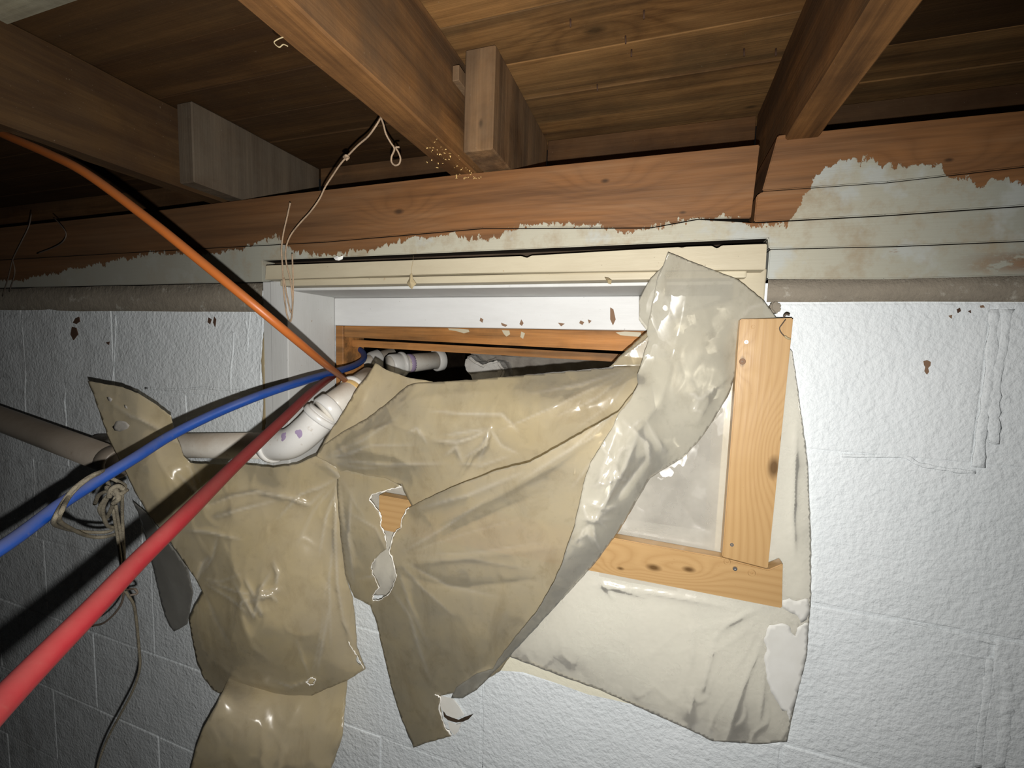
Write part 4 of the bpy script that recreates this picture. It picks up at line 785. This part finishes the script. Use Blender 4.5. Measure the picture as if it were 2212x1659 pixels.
# ------------------------------------------------------------------ strings, wires, small debris
tw = thing('hanging_wire', at(740, 340, -.02), 'thin tan bell wire looped down from the centre joist past the window corner', 'wire')
tubes('wire_strand', [smooth_path([at(x, y, q) for x, y, q in s], 5) for s in (
    [(822, 255, -.10), (812, 272, -.105), (795, 295, -.10), (772, 315, -.09), (750, 338, -.08), (735, 355, -.075), (718, 380, -.065), (702, 405, -.06), (690, 430, -.055), (670, 458, -.05), (648, 482, -.046), (628, 508, -.042), (618, 535, -.04), (618, 565, -.040), (628, 610, -.038), (632, 660, -.034), (628, 694, -.03), (620, 680, -.03), (613, 630, -.036), (610, 570, -.040), (608, 540, -.040), (612, 505, -.036), (620, 470, -.04), (627, 438, -.045)],
    [(631, 548, -.040), (633, 600, -.038), (633, 650, -.032), (629, 676, -.030), (620, 640, -.034), (613, 600, -.038)])], .0013, M['twine'], tw, 7)
tube('wire_knot', smooth_path([at(742, 340, -.082), at(748, 336, -.088), at(753, 340, -.082), at(747, 346, -.084)], 4), .0019, M['twine'], tw, 7)
lw = thing('wire_loop', at(845, 310, -.09), 'short curled loop of tan wire dangling under the centre joist', 'wire')
tubes('wire_strand', [smooth_path([at(x, y, q) for x, y, q in [(822, 252, -.10), (828, 268, -.098), (834, 290, -.095), (844, 308, -.092), (852, 322, -.09), (846, 338, -.088), (846, 350, -.087), (853, 357, -.087), (862, 354, -.087), (865, 342, -.088), (860, 328, -.09), (855, 319, -.095), (863, 318, -.094)]], 5)], .0013, M['twine'], lw, 7)
cw = thing('dark_corner_wire', at(60, 520, -.03), 'faint looped wire in the dark upper left corner', 'wire')
tubes('wire_strand', [smooth_path([at(x, y, q) for x, y, q in s], 5) for s in ([(68, 462, -.05), (62, 490, -.06), (45, 525, -.06), (28, 560, -.05), (18, 600, -.04), (5, 640, -.03)], [(28, 562, -.04), (32, 590, -.04), (20, 630, -.03)], [(116, 470, -.05), (132, 487, -.06), (143, 505, -.06), (136, 522, -.06), (115, 535, -.05), (80, 548, -.04)])], .0010, M['dark_wire'], cw, 6)
rp = thing('rope_tangle', atd(235, 1040, .47), 'tangle of grey rope knotted round the blue tube at left', 'rope')
def rope(pts, r=.0019): return smooth_path([atd(x, y, d) for x, y, d in pts], 6)
tubes('rope_loop', [rope(s) for s in (
    [(240, 1012, .50), (215, 1020, .465), (190, 1032, .452), (160, 1055, .44), (138, 1082, .435), (122, 1112, .412), (116, 1130, .425), (130, 1138, .47), (160, 1146, .52), (200, 1150, .55), (235, 1148, .56), (250, 1135, .56)],
    [(236, 1018, .50), (205, 1026, .46), (175, 1046, .445), (150, 1072, .438), (134, 1102, .412), (128, 1124, .43), (150, 1140, .48), (190, 1158, .54), (225, 1160, .56), (262, 1150, .56)],
    [(205, 1088, .52), (215, 1068, .50), (240, 1060, .49), (262, 1062, .49), (270, 1050, .50), (255, 1040, .505), (238, 1032, .50)],
    [(232, 1040, .50), (238, 1062, .49), (225, 1080, .49), (215, 1100, .50), (228, 1120, .52), (240, 1100, .50), (250, 1075, .485), (275, 1058, .50)],
    [(238, 1065, .485), (222, 1100, .50), (232, 1135, .53), (252, 1140, .55)])], .0021, M['cord'], rp, 7)
tubes('rope_knot', [rope(s) for s in ([(230, 1052, .485), (242, 1064, .478), (258, 1068, .478), (268, 1060, .485), (255, 1050, .48), (240, 1058, .476), (236, 1074, .48)], [(246, 1050, .48), (256, 1076, .476), (244, 1088, .48)])], .0026, M['cord'], rp, 7)
tubes('rope_tail', [rope(s) for s in (
    [(264, 1066, .49), (264, 1110, .52), (266, 1160, .54), (268, 1210, .56), (264, 1240, .57), (270, 1275, .58), (288, 1305, .60), (295, 1345, .62), (300, 1400, .64), (302, 1440, .65), (290, 1485, .66), (262, 1540, .67), (235, 1590, .68), (215, 1640, .68), (207, 1680, .68)],
    [(244, 1100, .52), (252, 1150, .54), (260, 1200, .56), (262, 1232, .57)], [(250, 1092, .51), (258, 1140, .53), (266, 1190, .55), (270, 1228, .56)])], .0017, M['cord'], rp, 7)
tubes('rope_end', [rope(s) for s in ([(264, 1240, .57), (266, 1290, .59), (252, 1320, .60), (225, 1345, .61), (200, 1352, .62)], [(272, 1275, .58), (290, 1272, .575), (296, 1282, .575), (280, 1286, .57)])], .0014, M['dark_wire'], rp, 6)
# dead leaves and flakes caught on the trim
def leafbit(pts, Y, mat, label, cat='debris', name='dead_leaf', bend=.004):
    P = [at(x, y, Y) for x, y in pts]; c = sum(P, Vector())/len(P); vs = [p+Vector((0, noise.noise(p*90)*bend, 0)) for p in P]+[c+Vector((0, -bend, 0))]; n = len(P)
    vs += [v+Vector((0, .0006, 0)) for v in vs]
    fs = [(n, (i+1) % n, i) for i in range(n)]+[(2*n+1, n+1+i, n+1+(i+1) % n) for i in range(n)]+[(i, (i+1) % n, n+1+(i+1) % n, n+1+i) for i in range(n)]
    return link(name, mesh(name, vs, fs), M[mat], None, label, cat)
leafbit([(878, 612), (884, 603), (886, 592), (890, 590), (892, 602), (899, 613), (893, 620), (890, 625), (884, 620)], -.034, 'leafbit', 'dry cocoon-like scrap hanging from a thread at the left of the window head')
leafbit([(1306, 599), (1314, 600), (1321, 605), (1320, 614), (1313, 612), (1310, 606)], -.034, 'leafbit', 'small dry leaf scrap stuck on the window head near the plastic flap')
leafbit([(722, 557), (730, 553), (735, 556), (742, 552), (740, 560), (733, 563), (726, 562)], -.006, 'white_flake', 'tiny white flake stuck on the sill beam above the trim at left', name='paint_flake')
tube('cobweb_thread', smooth_path([at(893, 552, -.004), at(892, 565, -.033), at(889, 580, -.033), at(889, 594, -.034)], 4), .0004, M['leafbit'], None, 5, label='thin thread the dry scrap hangs from over the window trim', cat='thread')
_q = (atz(612, 80, JZ0)-Vector(EYE)).dot(Vector(FWD)); tube('splinter_twig', smooth_path([atd(612, 80, _q), atd(600, 85, _q), atd(592, 92, _q), atd(603, 102, _q), atd(612, 96, _q), atd(622, 100, _q)], 4), .0005, M['leafbit'], None, 5, label='pale curl of fibre hanging from the centre joist edge near the top', cat='fibre')
